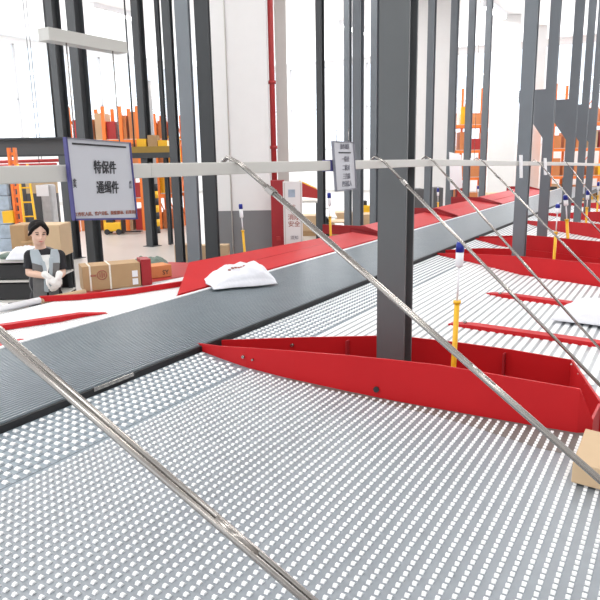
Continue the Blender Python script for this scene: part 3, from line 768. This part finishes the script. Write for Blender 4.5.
# ------------------------------------------------------------------ racks, stairs and goods in the background
def rack(label, px, pyb, wpx, H_, nb_, m, depth=1.0, goods=None, rot=None, levels=None, seed=1, short=''):
    p = onfloor(px, pyb); D = (p-CAM).dot(fw); W = wpx*D/F
    rnd = random.Random(seed)
    w = Vector((r2.x, r2.y, 0)).normalized(); n = Vector((-w.y, w.x, 0))
    t = thing('pallet_rack', label, 'rack', (p.x, p.y, 0))
    a0 = Vector((p.x, p.y, 0))-w*W/2
    for i in range(nb_+1):
        for j in (0, 1):
            c = a0+w*(W*i/nb_)+n*depth*j
            build('upright', MB().obox(c+Vector((0, 0, H_/2)), w*.05, n*.04, (0, 0, H_/2)), m, t)
        z = .3; mb = MB(); k = 0
        c = a0+w*(W*i/nb_)
        while z < H_-.6:
            q0, q1 = (c, c+n*depth) if k % 2 else (c+n*depth, c)
            mb.path([q0+Vector((0, 0, z)), q1+Vector((0, 0, z+.6))], .02, 6); z += .6; k += 1
        build('lacing', mb, m, t)
    for z in (levels or (1.2, 2.4)):
        for j in (0, 1): build('beam', MB().obox(a0+w*W/2+n*depth*j+Vector((0, 0, z)), w*W/2, n*.025, (0, 0, .06)), m, t)
        build('shelf', MB().obox(a0+w*W/2+n*depth/2+Vector((0, 0, z+.07)), w*W/2, n*depth/2, (0, 0, .01)), M['rail'], t)
    # goods standing on the floor level and the shelves
    if goods:
        for z in [0.0]+[q+.081 for q in (levels or (1.2, 2.4))]:
            for i in range(goods):
                hh = rnd.uniform(.35, .8); ww = W/goods*rnd.uniform(.3, .42)
                c = a0+w*(W*(i+.5)/goods)+n*depth*.5+Vector((0, 0, z+hh/2))
                cn = rnd.choice(['orangebox', 'orangebox', 'yellow', 'kraft2', 'redpipe', 'orangebox'])
                o = build('goods_carton', MB().obox(c, w*ww, n*depth*.35, (0, 0, hh/2)), M[cn])
                lv = 'floor level' if z == 0 else ('lowest shelf', 'middle shelf', 'top shelf')[(levels or (1.2, 2.4)).index(round(z-.081, 3))]
                tag(o, '%s box, %s from left, %s, %s' % ({'kraft2': 'pale brown', 'orangebox': 'orange-brown', 'yellow': 'yellow', 'dkgrey': 'dark grey', 'redpipe': 'red'}[cn], ('first', 'second', 'third', 'fourth', 'fifth', 'sixth')[i], lv, short), 'carton', 'goods on the far racks')
    return t
rack('tall orange pallet rack seen below the large hanging sign', 112, 231, 66, 3.6, 4, M['orange'], goods=6, levels=(.9, 1.9, 2.6), seed=2, short='rack below large sign')
rack('orange pallet rack right of the large hanging sign', 166, 229, 30, 3.4, 3, M['orange'], goods=3, levels=(1.0, 1.9, 2.6), seed=4, short='rack right of large sign')
rack('orange pallet rack beyond the far-side columns', 474, 201, 58, 5.0, 3, M['orange'], goods=5, levels=(1.0, 2.2, 3.3), seed=5, short='rack beyond far-side columns')
rack('orange pallet rack at the far right behind the last columns', 578, 200, 58, 5.0, 3, M['orange'], goods=5, levels=(1.0, 2.2, 3.3), seed=6, short='far right rack')
# striped guard post
p = onfloor(157.5, 233)
t = thing('guard_post', 'yellow and black striped guard post between two dark columns', 'post', p)
for i in range(7): build('stripe', MB().path([p+Vector((0, 0, i*.2)), p+Vector((0, 0, i*.2+.2))], .09, 14), M['yellow'] if i % 2 else M['black'], t)
build('shaft', MB().path([p+Vector((0, 0, 1.4)), p+Vector((0, 0, 4.2))], .09, 14), M['wrap'], t, 'grey shaft')
# yellow forklift-like pallet truck low on the floor
def truck(label, px, py, s=1.0, m=None):
    p = onfloor(px, py); w = Vector((r2.x, r2.y, 0)).normalized(); n = Vector((-w.y, w.x, 0)); m = m or M['yellow']
    t = thing('pallet_truck', label, 'pallet truck', p)
    build('chassis', MB().obox(p+Vector((0, 0, .35*s)), w*.38*s, n*.3*s, (0, 0, .2*s)), m, t, bevel=.03)
    build('mast', MB().obox(p+w*.42*s+Vector((0, 0, .55*s)), w*.04*s, n*.25*s, (0, 0, .5*s)), M['black'], t)
    build('seat', MB().obox(p-w*.15*s+Vector((0, 0, .62*s)), w*.16*s, n*.2*s, (0, 0, .07*s)), M['black'], t)
    for a_, b_ in ((-1, -1), (1, -1), (-1, 1), (1, 1)):
        c = p+w*.27*s*a_+n*.28*s*b_+Vector((0, 0, .13*s)); build('wheel', MB().path([c-n*.05*s, c+n*.05*s], .13*s, 16), M['black'], t)
    for b_ in (-1, 1): build('fork', MB().obox(p+w*.85*s+n*b_*.15*s+Vector((0, 0, .1*s)), w*.4*s, n*.05*s, (0, 0, .02*s)), M['black'], t)
    return t
truck('small yellow pallet truck parked in front of the orange racks', 115, 234, .62)
truck('yellow pallet truck behind the far-side columns', 366, 222, 1.0)
truck('yellow and black pallet truck seen between the right columns', 554, 203, 1.0)
# blue striped package stack and ladder at left
def stack(label, px, pyb, D, wpx, ytop, m, depth=.6, zb=0, name='goods_stack', cat='goods stack', layers=4):
    A, B, n, z1 = upright(px-wpx/2, px+wpx/2, pyb, D, ytop, depth, zb)
    t = thing(name, label, cat, (A+B)/2+n/2)
    w = (B-A); hh = (z1-zb)/layers
    for i in range(layers):
        o = Vector((0, 0, i*hh)); j = w.normalized()*random.uniform(-.015, .015)
        build('layer', MB().hexa([v+o+j for v in (A, B, B+n, A+n)], [v+o+j+Vector((0, 0, hh*.97)) for v in (A, B, B+n, A+n)]), m, t, bevel=.01)
    return t
stack('pale blue patterned stack of packages at the left edge', 4, 225, 11.5, 15, 181, M['bluegrey'], layers=7)
stack('dark stack right of the pale blue packages', 13, 225, 11.6, 6, 179, M['dkgrey'], layers=3)
lad = thing('step_ladder', 'yellow ladder leaning by the orange upright at the left', 'ladder', dep(30, 225, 11.0)*1); lad.location.z = 0; ORG[lad.name] = Vector(lad.location)
A, B, n, z1 = upright(24.5, 35, 216, 11.0, 176, .1); A0, B0 = A+Vector((0, 0, 0)), B
wv = (B-A).normalized()
build('rail', MB().path([A, A-wv*.02+Vector((0, 0, z1+.2))], .02, 8), M['yellow'], lad); build('rail', MB().path([B+wv*.05, B-wv*.04+Vector((0, 0, z1+.2))], .02, 8), M['yellow'], lad)
for i in range(8): z = .2+i*.24; build('rung', MB().path([A+Vector((0, 0, z)), B+Vector((0, 0, z))], .013, 8), M['yellow'], lad)
p = dep(20, 225, 11.2); p.z = 0
t = thing('rack_upright', 'orange perforated rack upright at the left, beside the yellow ladder', 'rack upright', p)
wv = Vector((r2.x, r2.y, 0)).normalized(); nv = Vector((-wv.y, wv.x, 0))
for s in (-1, 1): build('channel', MB().obox(p+wv*s*.05+Vector((0, 0, 1.15)), wv*.02, nv*.04, (0, 0, 1.15)), M['orange'], t)
mb = MB()
for i in range(16): mb.obox(p+Vector((0, 0, .1+i*.14)), wv*.04, nv*.02, (0, 0, .025))
build('lacing', mb, M['orange'], t)
build('foot_block', MB().obox(p-wv*.15+Vector((0, 0, 1.15)), wv*.09, nv*.1, (0, 0, .10)), M['yellow'], t, 'yellow clamp block')
# grey partition panel with beige band, behind the person
A, B, n, z1 = upright(26, 60, 225, 12.5, 181, .08)
t = thing('partition_panel', 'dark grey partition panel with a beige upper band behind the person', 'partition', (A+B)/2)
zm = dep(40, 193, 12.5).z
build('lower_panel', MB().hexa([A, B, B+n, A+n], [v+Vector((0, 0, zm)) for v in (A, B, B+n, A+n)]), M['dkgrey'], t)
build('upper_band', MB().hexa([v+Vector((0, 0, zm)) for v in (A, B, B+n, A+n)], [v+Vector((0, 0, z1)) for v in (A, B, B+n, A+n)]), M['kraft2'], t, 'beige band')
A, B, n, z1 = upright(47, 57.5, 262, 12.0, 178, .3)
t = thing('wrapped_pallet', 'tall pallet load wrapped in grey stretch film, left of the sign', 'pallet load', (A+B)/2+n/2)
build('pallet', MB().hexa([A, B, B+n, A+n], [v+Vector((0, 0, .12)) for v in (A, B, B+n, A+n)]), M['kraft'], t)
build('film_wrapped_goods', MB().hexa([v+Vector((0, 0, .12)) for v in (A, B, B+n, A+n)], [v+Vector((0, 0, z1*.94)) for v in (A, B, B+n, A+n)]), M['wrap'], t, bevel=.04)
zq = dep(53, 187, 12.0).z
wv = (B-A).normalized(); build('paper_label', MB().obox(A.lerp(B, .25)-n.normalized()*.006+Vector((0, 0, zq-.05)), wv*.11, n.normalized()*.004, (0, 0, .10)), M['white'], t, 'white paper label')
# workbench with cartons left of and behind the person
wb = thing('work_bench', 'cluttered dark work bench behind the person at the left', 'bench', (0, 0, 0))
A = dep(-30, 240, 8.4); B = dep(47, 240, 8.4); zw = .78; A = Vector((A.x, A.y, zw)); B = Vector((B.x, B.y, zw)); wv = (B-A).normalized(); nv = Vector((-wv.y, wv.x, 0))
if nv.dot(A) < 0: nv = -nv
wb.location = ((A+B)/2).x, ((A+B)/2).y, 0; ORG[wb.name] = Vector(wb.location)
build('bench_top', MB().hexa([A, B, B+nv*.9, A+nv*.9], [v+Vector((0, 0, .03)) for v in (A, B, B+nv*.9, A+nv*.9)]), M['rail'], wb)
for z in (.25, .52): build('lower_shelf', MB().hexa([Vector((v.x, v.y, z)) for v in (A, B, B+nv*.9, A+nv*.9)], [Vector((v.x, v.y, z+.025)) for v in (A, B, B+nv*.9, A+nv*.9)]), M['rail'], wb)
for v in (A+wv*.05, B-wv*.05, B+nv*.85-wv*.05, A+nv*.85+wv*.05): build('leg', MB().obox((v.x, v.y, zw/2), wv*.03, nv*.03, (0, 0, zw/2)), M['coldark'], wb)
build('back_panel', MB().hexa([Vector((v.x, v.y, .02)) for v in (A+nv*.86, B+nv*.86, B+nv*.9, A+nv*.9)], [Vector((v.x, v.y, .775)) for v in (A+nv*.86, B+nv*.86, B+nv*.9, A+nv*.9)]), M['black'], wb)
def onbench(u, v, hw, hd, h, m, label, name='carton', cat='carton', z=.812, bev=.01):
    c = A+(B-A)*u+nv*v; c.z = z+h/2
    return tag(build(name, MB().obox(c, wv*hw, nv*hd, (0, 0, h/2)), m, bevel=bev), label, cat)
onbench(.90, .45, .19, .22, .43, M['kraft2'], 'large pale carton on the bench directly behind the head of the person')
onbench(.60, .55, .10, .2, .20, M['kraft'], 'brown carton low on the bench left of the person')
onbench(.45, .60, .10, .2, .42, M['kraft'], 'tall brown carton on the bench at the left edge')
onbench(.66, .25, .03, .03, .17, M['orangebox'], 'small orange bottle-like pack on the bench left of the person', 'small_pack', 'pack', bev=.02)
onbench(.50, .20, .2, .12, .07, M['greenbag'], 'flat grey-green folded sack on the bench top', 'folded_sack', 'sack', bev=.03)
onbench(.53, .3, .3, .25, .20, M['black'], 'black crate on the middle shelf of the work bench', 'storage_crate', 'crate', z=.548)
onbench(.53, .3, .3, .25, .22, M['black'], 'black crate on the lowest shelf of the work bench', 'storage_crate', 'crate', z=.277)
p = A+(B-A)*.70+nv*.05; p.z = .812
sack('parcel_bag', 'white parcel bag with a purple mark on the bench left of the person', Vector((p.x, p.y, .812)), .44, .3, .16, wv, 13, M['bag'])

# mezzanine edge, pipes and upper rack along the top
A, B, n, z1 = upright(-40, 66, 158, 12.0, 138, .3); z0 = dep(30, 156.5, 12).z
t = thing('overhead_beam', 'dark overhead steel beam crossing the upper left corner', 'beam', (A+B)/2+Vector((0, 0, z0)))
off = Vector((0, 0, z0)); hb = z1-z0
for a_, b_, nm in ((0, .03, 'flange'), (hb-.03, hb, 'flange')): build(nm, MB().hexa([v+off+Vector((0, 0, a_)) for v in (A, B, B+n, A+n)], [v+off+Vector((0, 0, b_)) for v in (A, B, B+n, A+n)]), M['coldark'], t)
build('web', MB().hexa([v+off+Vector((0, 0, .03)) for v in (A+n*.45, B+n*.45, B+n*.55, A+n*.55)], [v+off+Vector((0, 0, hb-.03)) for v in (A+n*.45, B+n*.45, B+n*.55, A+n*.55)]), M['dkgrey'], t)
for u in (.3, .9):
    q = A.lerp(B, u)+n*.5+off+Vector((0, 0, hb)); build('hanger', MB().path([q, Vector((q.x, q.y, H-.001))], .02, 8), M['coldark'], t)
A = dep(-30, 161, 16); B = dep(56, 158.5, 16)
for i, dz in enumerate((0, .14)):
    A = A+fw*.2*i; B = B+fw*.2*i
    t = thing('sprinkler_pipe', ('lower' if i == 0 else 'upper')+' of the two red horizontal pipes under the overhead beam', 'pipe', (A+B)/2+Vector((0, 0, -dz)))
    build('pipe', MB().path([A-Vector((0, 0, .14-dz)), B-Vector((0, 0, .14-dz))], .04, 12), M['redpipe'], t)
    for u in (.2, .8):
        q = A.lerp(B, u)-Vector((0, 0, .14-dz)); build('hanger', MB().path([q, Vector((q.x, q.y, H-.001))], .008, 6), M['coldark'], t)
A, B, n, z1 = upright(132, 170, 158, 15.0, 138, .6); z0 = dep(150, 158, 15).z
t = thing('overhead_shelf', 'dark overhead shelf with yellow edge right of the large sign', 'shelf', (A+B)/2+Vector((0, 0, z0)))
build('shelf_deck', MB().hexa([v+Vector((0, 0, z0)) for v in (A, B, B+n, A+n)], [v+Vector((0, 0, z0+.12)) for v in (A, B, B+n, A+n)]), M['coldark'], t)
build('yellow_edge', MB().hexa([v+Vector((0, 0, z0+.12)) for v in (A, B, B+n, A+n)], [v+Vector((0, 0, z0+.26)) for v in (A, B, B+n, A+n)]), mat('ochre_paint', (.30, .19, .03), .5), t)
for v in (A, B): build('hanger', MB().path([v+n*.5+Vector((0, 0, z0+.25)), Vector((v.x+n.x*.5, v.y+n.y*.5, H-.001))], .02, 8), M['coldark'], t)
for i, (px, hh) in enumerate(((141, .18), (152, .26), (162, .14))):
    c = dep(px, 150, 15.1); c = Vector((c.x, c.y, z0+.26+hh/2))+n*.4
    tag(build('goods_carton', MB().obox(c, r2*.11, n*.25, (0, 0, hh/2)), M['yellow'] if i != 1 else M['kraft']), ('yellow box at the left end', 'brown box in the middle', 'yellow box at the right end')[i]+' of the dark overhead shelf', 'carton')

# red stair / platform in the middle distance
A, B, n, z1 = upright(300, 318, 225, 15.6, 190, .9)
wv = (B-A).normalized()
st = thing('access_stair', 'small access stair with red side panels behind the white notice board', 'stair', (A+B)/2+n/2)
za, zb_ = dep(303, 182, 15).z, dep(322, 195, 15).z
build('side_panel', MB().prism([A+Vector((0, 0, 1.15)), B+Vector((0, 0, 1.1)), B+Vector((0, 0, zb_+.1)), A+Vector((0, 0, za))], n.normalized()*.03), M['redpipe'], st)
build('side_panel', MB().prism([A+n+Vector((0, 0, 1.15)), B+n+Vector((0, 0, 1.1)), B+n+Vector((0, 0, zb_+.1)), A+n+Vector((0, 0, za))], n.normalized()*.03), M['yellow'], st, 'yellow side panel')
build('platform', MB().hexa([v+Vector((0, 0, 1.0)) for v in (A, B, B+n, A+n)], [v+Vector((0, 0, 1.05)) for v in (A, B, B+n, A+n)]), M['rail'], st)
for v in (A, B, B+n, A+n): build('leg', MB().path([v, v+Vector((0, 0, 1.0))], .03, 8), M['coldark'], st)
for i in range(4): build('step', MB().obox(B+wv*(.15+.2*i)+n*.5+Vector((0, 0, .85-.22*i)), wv*.11, n*.45, (0, 0, .015)), M['rail'], st)
# low pale pallets of goods in the middle distance
i = 0
labs = ['low pale pallet of goods left of the slim column, middle distance', 'low cream pallet of goods under the small hanging notice', 'cream goods block right of the small hanging notice',
        'pale goods block behind the far-side columns', 'dark stacked bins between the far-side columns', 'grey bin beside the widest column', 'cream goods block at the far end of the belt', 'pale goods block near the right racks', 'cream low wall of goods behind the small beacon']
for px, pyb, w_, h_, m_ in ((311, 236, 20, .42, 'kraft2'), (345, 232, 18, .42, 'kraft2'), (368, 229, 16, .30, 'kraft2'), (498, 210, 18, .5, 'kraft2'), (438, 219, 10, .9, 'dkgrey'), (418, 221, 12, .9, 'dkgrey'), (508, 212, 12, .5, 'kraft2'), (532, 205, 12, .5, 'rail'), (338, 238, 22, .3, 'kraft2')):
    p = onfloor(px, pyb); D = (p-CAM).dot(fw); wv = Vector((r2.x, r2.y, 0)).normalized(); nv2 = Vector((-wv.y, wv.x, 0))
    t = thing('goods_pallet', labs[i], 'pallet load', p); i += 1
    build('pallet', MB().obox(p+nv2*.4+Vector((0, 0, .06)), wv*w_*D/F/2, nv2*.4, (0, 0, .06)), M['kraft'], t)
    build('goods', MB().obox(p+nv2*.4+Vector((0, 0, .12+h_/2)), wv*w_*D/F/2*.95, nv2*.37, (0, 0, h_/2)), M[m_], t, bevel=.02)
# black rounded bag by the slim column
p = onfloor(325, 243)
tag(build('waste_bag', MB().ball((p.x, p.y, .33), .20, .20, .33), M['black']), 'black rounded bag standing at the foot of the slim column', 'bag')
# pale partition walls in the far distance
for lab, px0, px1, pyb, D in (('white partition wall between the far-side columns, left one', 413, 446, 215, 24), ('white partition wall beyond the last far-side column', 486, 512, 205, 28), ('white partition wall seen between the tagged column and its neighbour', 527, 537, 205, 30.5)):
    A, B, n, z1 = upright(px0, px1, pyb, D, 60, .15)
    tag(build('partition_wall', MB().hexa([A, B, B+n, A+n], [v+Vector((0, 0, H-.01)) for v in (A, B, B+n, A+n)]), M['wallw']), lab, 'partition')

# ------------------------------------------------------------------ person
PD = 6.3
pb = dep(43, 300, PD); PB = Vector((pb.x, pb.y, 0))
RX_ = Vector((r2.x, r2.y, 0)).normalized(); TW = Vector((-PB.x, -PB.y, 0)).normalized()   # picture-right, towards camera
RX_ = Vector((0, 0, 1)).cross(TW).normalized()
if RX_.dot(r2) < 0: RX_ = -RX_
UPV = Vector((0, 0, 1))
def PP(px, py, fwd=0.0):
    """body point: picture position at the person's distance, moved fwd metres towards the camera"""
    d = ray(px, py); t0 = (PB.dot(TW)+0)/(d.dot(TW))
    # intersect plane through PB facing camera, offset fwd
    t = ((PB+TW*fwd-CAM).dot(TW))/(d.dot(TW)); return CAM+d*t
per = thing('person', 'person in a black tee and grey vest with white gloves, standing behind the far deck', 'person', PB)
AX = (RX_, -TW, UPV)
def remesh(o, v, sm=4):
    m = o.modifiers.new('fuse', 'REMESH'); m.mode = 'VOXEL'; m.voxel_size = v; m.use_smooth_shade = True
    s = o.modifiers.new('smooth', 'SMOOTH'); s.iterations = sm; s.factor = .5
def chain(mb, pts, rs, n=14):
    mb.path(pts, rs, n)
    for p, r in zip(pts, rs): mb.ball(p, r, n=12, m=8)
body = MB()
hc = PP(38.3, 232.5, .03)
tilt = (UPV*.985+RX_*.10+TW*.10).normalized(); hr = (RX_-tilt*RX_.dot(tilt)).normalized(); hf = tilt.cross(hr)
if hf.dot(TW) < 0: hf = -hf
hf = (hf*.97+hr*.22-tilt*.05).normalized(); hr = hf.cross(tilt).normalized(); 
if hr.dot(RX_) < 0: hr = -hr
tilt = hr.cross(hf).normalized()
if tilt.z < 0: tilt = -tilt
HA = (hr, hf, tilt)
def HP(x, y, z): return hc+hr*x+hf*y+tilt*z
body.ball(HP(0, -.01, .022), .078, .094, .092, HA, 24, 16)
body.ball(HP(0, .022, -.045), .060, .064, .068, HA, 20, 12)
body.ball(HP(0, .052, -.088), .026, .026, .022, HA)
body.ball(HP(-.034, .052, -.032), .027, .024, .024, HA); body.ball(HP(.034, .052, -.032), .027, .024, .024, HA)
body.path([HP(0, .082, .012), HP(0, .094, -.018), HP(0, .102, -.032)], [.006, .009, .012], 10); body.ball(HP(0, .098, -.034), .015, .011, .009, HA)
for s in (-1, 1): body.ball(HP(s*.080, -.004, -.012), .010, .018, .030, HA)
body.ball(HP(0, .078, -.058), .022, .014, .007, HA); body.ball(HP(0, .076, -.068), .018, .013, .007, HA)
nb_ = PP(41.5, 250, -.01); chain(body, [HP(0, -.015, -.07), nb_], [.046, .050])
chest = PP(44, 262, 0); belly = PP(46, 282, 0); pelvis = PP(47, 300, 0)
def slab(c, a, b, h): body.ball(c, a, b, h, AX, 20, 12)
slab(chest, .150, .095, .135); slab(belly, .135, .09, .15); slab(pelvis, .15, .10, .12)
shL = PP(30.5, 256, 0); shR = PP(59, 256, .01)
chain(body, [nb_-UPV*.02, shL], [.05, .052]); chain(body, [nb_-UPV*.02, shR], [.05, .052])
elL = PP(29.5, 273, .04); elR = PP(62, 273, .02)
wrL = PP(47.5, 276.5, .24); wrR = PP(58.5, 277, .22)
chain(body, [shL, shL.lerp(elL, .5), elL], [.050, .043, .036]); chain(body, [shR, shR.lerp(elR, .5), elR], [.050, .043, .036])
chain(body, [elL, elL.lerp(wrL, .4), wrL], [.037, .035, .024]); chain(body, [elR, elR.lerp(wrR, .4), wrR], [.037, .035, .024])
for s in (-1, 1):
    hip = pelvis+RX_*s*.075-UPV*.04; kn = Vector((hip.x, hip.y, .42))+RX_*s*.01+TW*.02; an = Vector((hip.x, hip.y, .07))+RX_*s*.015
    chain(body, [hip, hip.lerp(kn, .5), kn], [.085, .072, .052]); chain(body, [kn, kn.lerp(an, .35), an], [.052, .052, .035])
    chain(body, [an-UPV*.03, an-UPV*.035+TW*.10, an-UPV*.042+TW*.17], [.038, .034, .024])
bo = build('body', body, M['skin'], per); remesh(bo, .0075, 4)
# hair with centre parting tied back
hair = MB()
hair.ball(HP(0, -.020, .032), .087, .094, .088, HA, 28, 18)
hair.ball(HP(0, .040, .098), .040, .028, .016, HA)
hair.ball(HP(0, -.10, .0), .05, .045, .055, HA)
for s in (-1, 1):
    hair.path([HP(s*.004, .068, .098), HP(s*.040, .070, .078), HP(s*.068, .050, .045), HP(s*.080, .025, .005), HP(s*.082, -.01, -.03)], [.010, .020, .018, .014, .012], 10)
ho = build('hair', hair, M['hair'], per); remesh(ho, .006, 3)
eyes = MB()
for s in (-1, 1):
    eyes.ball(HP(s*.030, .079, .000), .013, .006, .0045, HA)
    build('eyebrow', MB().path([HP(s*.018, .088, .018), HP(s*.032, .086, .022), HP(s*.046, .074, .018)], .0028, 6), M['hair'], per)
build('eyes', eyes, M['eye'], per)
build('lips', MB().ball(HP(0, .090, -.063), .020, .008, .006, HA), M['lip'], per)
# tee shirt
tee = MB()
def tslab(c, a, b, h): tee.ball(c, a, b, h, AX, 24, 14)
tslab(chest, .163, .108, .140); tslab(belly, .149, .104, .155); tslab(pelvis+UPV*.05, .150, .108, .09)
for sh_p, el_p in ((shL, elL), (shR, elR)):
    chain(tee, [nb_-UPV*.035, sh_p], [.052, .062]); tee.path([sh_p, sh_p.lerp(el_p, .78)], [.062, .054], 16)
to = build('tee_shirt', tee, M['tee'], per, 'black short-sleeved tee'); remesh(to, .0075, 3)
# white undershirt panel in the neckline
def front(px, py, o=.0): 
    """point on the front of the chest"""
    p = PP(px, py, 0); c = chest; dx = (p-c).dot(RX_)/.165; dz = (p-c).z
    return p+TW*(.108*math.sqrt(max(.05, 1-dx*dx*.8))+o)
ins = MB().prism([front(40, 254, -.03), front(50, 253.5, -.03), front(49, 264, .0), front(47.5, 271, .0), front(45, 266, .0)], TW*.024)
build('undershirt', ins, M['glove'], per, 'white undershirt front')
# vest: two front panels with pale yoke, back
def strap_panel(edge, m, nm, lab=None, o=.012, th=.014):
    mb = MB(); L = len(edge)
    vs = [front(a, b, o) for a, b, c, d in edge]+[front(c, d, o) for a, b, c, d in edge]
    vs2 = [v+TW*th for v in vs]
    fs = []
    for i in range(L-1):
        fs += [(2*L+i, 2*L+i+1, 3*L+i+1, 3*L+i), (i, L+i, L+i+1, i+1), (i, i+1, 2*L+i+1, 2*L+i), (L+i, 3*L+i, 3*L+i+1, L+i+1)]
    fs += [(0, 2*L, 3*L, L), (L-1, 2*L-1, 4*L-1, 3*L-1)]
    mb.add(vs+vs2, fs); return build(nm, mb, m, per, lab, bevel=.004)
strap_panel([(30, 248, 38, 248), (30, 253, 40.5, 253), (31, 258, 43, 260), (32, 262, 44.5, 265)], M['vestlight'], 'vest_yoke', 'pale blue-grey yoke', .0)
strap_panel([(32, 261, 44.2, 264), (32.5, 272, 46, 274), (33, 285, 46.5, 286), (33.5, 301, 47, 302)], M['vest'], 'vest_front', None, .0)
strap_panel([(40.5, 258, 44.5, 260), (42.5, 266, 46.5, 267), (43.5, 276, 48, 277), (44, 289, 48.5, 290)], M['vestlight'], 'vest_trim', 'pale blue-grey trim', .010)
strap_panel([(50.5, 248, 57, 248), (50, 253, 59, 253), (49.5, 258, 59.5, 258), (49.2, 262, 59.5, 262)], M['vestlight'], 'vest_yoke', 'pale blue-grey yoke', .0)
strap_panel([(49.2, 261, 59.3, 261), (49, 272, 59, 272), (48.8, 285, 58.5, 285), (48.5, 301, 58.5, 301)], M['vest'], 'vest_front', None, .0)
strap_panel([(48.8, 256, 52.5, 256), (48.8, 264, 52.5, 264), (48.5, 274, 52, 274), (48.5, 286, 51.5, 286)], M['vestlight'], 'vest_trim', 'pale blue-grey trim', .010)
vb = MB(); vb.ball(chest-TW*.025, .168, .10, .15, AX, 22, 14); vb.ball(belly-TW*.02, .154, .10, .17, AX, 22, 14)
vo = build('vest_back', vb, M['vest'], per); remesh(vo, .008, 2)
# trousers and shoes
tr = MB(); tr.ball(pelvis-UPV*.02, .158, .112, .11, AX, 20, 12)
for s in (-1, 1):
    hip = pelvis+RX_*s*.075-UPV*.04; kn = Vector((hip.x, hip.y, .42))+RX_*s*.01+TW*.02; an = Vector((hip.x, hip.y, .09))+RX_*s*.015
    chain(tr, [hip, hip.lerp(kn, .5), kn, kn.lerp(an, .4), an], [.096, .083, .065, .062, .052])
to = build('trousers', tr, M['trouser'], per); remesh(to, .009, 3)
for s in (-1, 1):
    hip = pelvis+RX_*s*.075; an = Vector((hip.x, hip.y, .05))+RX_*s*.015
    sm = MB(); chain(sm, [an-TW*.03, an+TW*.08-UPV*.003, an+TW*.19-UPV*.012], [.048, .045, .036]); so = build('shoe', sm, M['black'], per); remesh(so, .008, 2)
# gloved hands, one clasping the other
def hand(wr, tip, palm_n, side, nm):
    g = MB(); d = (tip-wr).normalized(); nrm = (palm_n-d*palm_n.dot(d)).normalized(); acr = d.cross(nrm)*side
    chain(g, [wr-d*.03, wr+d*.01], [.033, .029])
    for k in range(4):
        o = (-.027+.018*k)
        chain(g, [wr+acr*o*.6+d*.01, wr+acr*o+d*.075], [.015, .0135])
        ln = (.058, .068, .065, .050)[k]; b0 = wr+acr*o+d*.078
        b1 = b0+d*ln*.42+nrm*.010; b2 = b1+d*ln*.28+nrm*.022; b3 = b2+d*ln*.12+nrm*.022
        chain(g, [b0, b1, b2, b3], [.0115, .0105, .0098, .0088], 10)
    t0 = wr-acr*.028+d*.02; t1 = t0-acr*.024+d*.026+nrm*.012; t2 = t1-acr*.006+d*.030+nrm*.014
    chain(g, [t0, t1, t2], [.015, .0125, .0105], 10)
    o = build(nm, g, M['glove'], per, 'white cotton glove'); remesh(o, .0045, 2)
hand(wrL, PP(59, 286, .26), (UPV*-.5-TW*.6).normalized(), 1, 'glove')
hand(wrR, PP(54.5, 292, .27), (TW*-.6-RX_*.4).normalized(), -1, 'glove')

# ------------------------------------------------------------------ sky, added area lights and view
w = bpy.data.worlds.new('world'); S.world = w; w.use_nodes = True
bg = w.node_tree.nodes['Background']; sky = w.node_tree.nodes.new('ShaderNodeTexSky')
bg.inputs['Color'].default_value = (.93, .96, 1.0, 1); bg.inputs['Strength'].default_value = 1.6
w.node_tree.nodes.remove(sky)
# area lights added inside the far and left window bands to brighten the hall
def added_daylight(loc, rot, sx, sy, e):
    ld = bpy.data.lights.new('added_daylight', 'AREA'); ld.shape = 'RECTANGLE'; ld.size = sx; ld.size_y = sy; ld.energy = e; ld.color = (.95, .97, 1)
    lo = link(bpy.data.objects.new('added_daylight', ld)); lo.location = loc; lo.rotation_euler = rot
added_daylight((-6, WY-.4, 5.0), (math.radians(-90), 0, 0), 38, 4.4, 2600)
added_daylight((WX+.4, 13, 5.0), (0, math.radians(-90), 0), 4.4, 40, 2000)
vs = S.view_settings; S.display_settings.display_device = 'sRGB'
vs.view_transform = 'Standard'; vs.look = 'None'; vs.exposure = 0.0; vs.gamma = 1.0; vs.use_curve_mapping = False
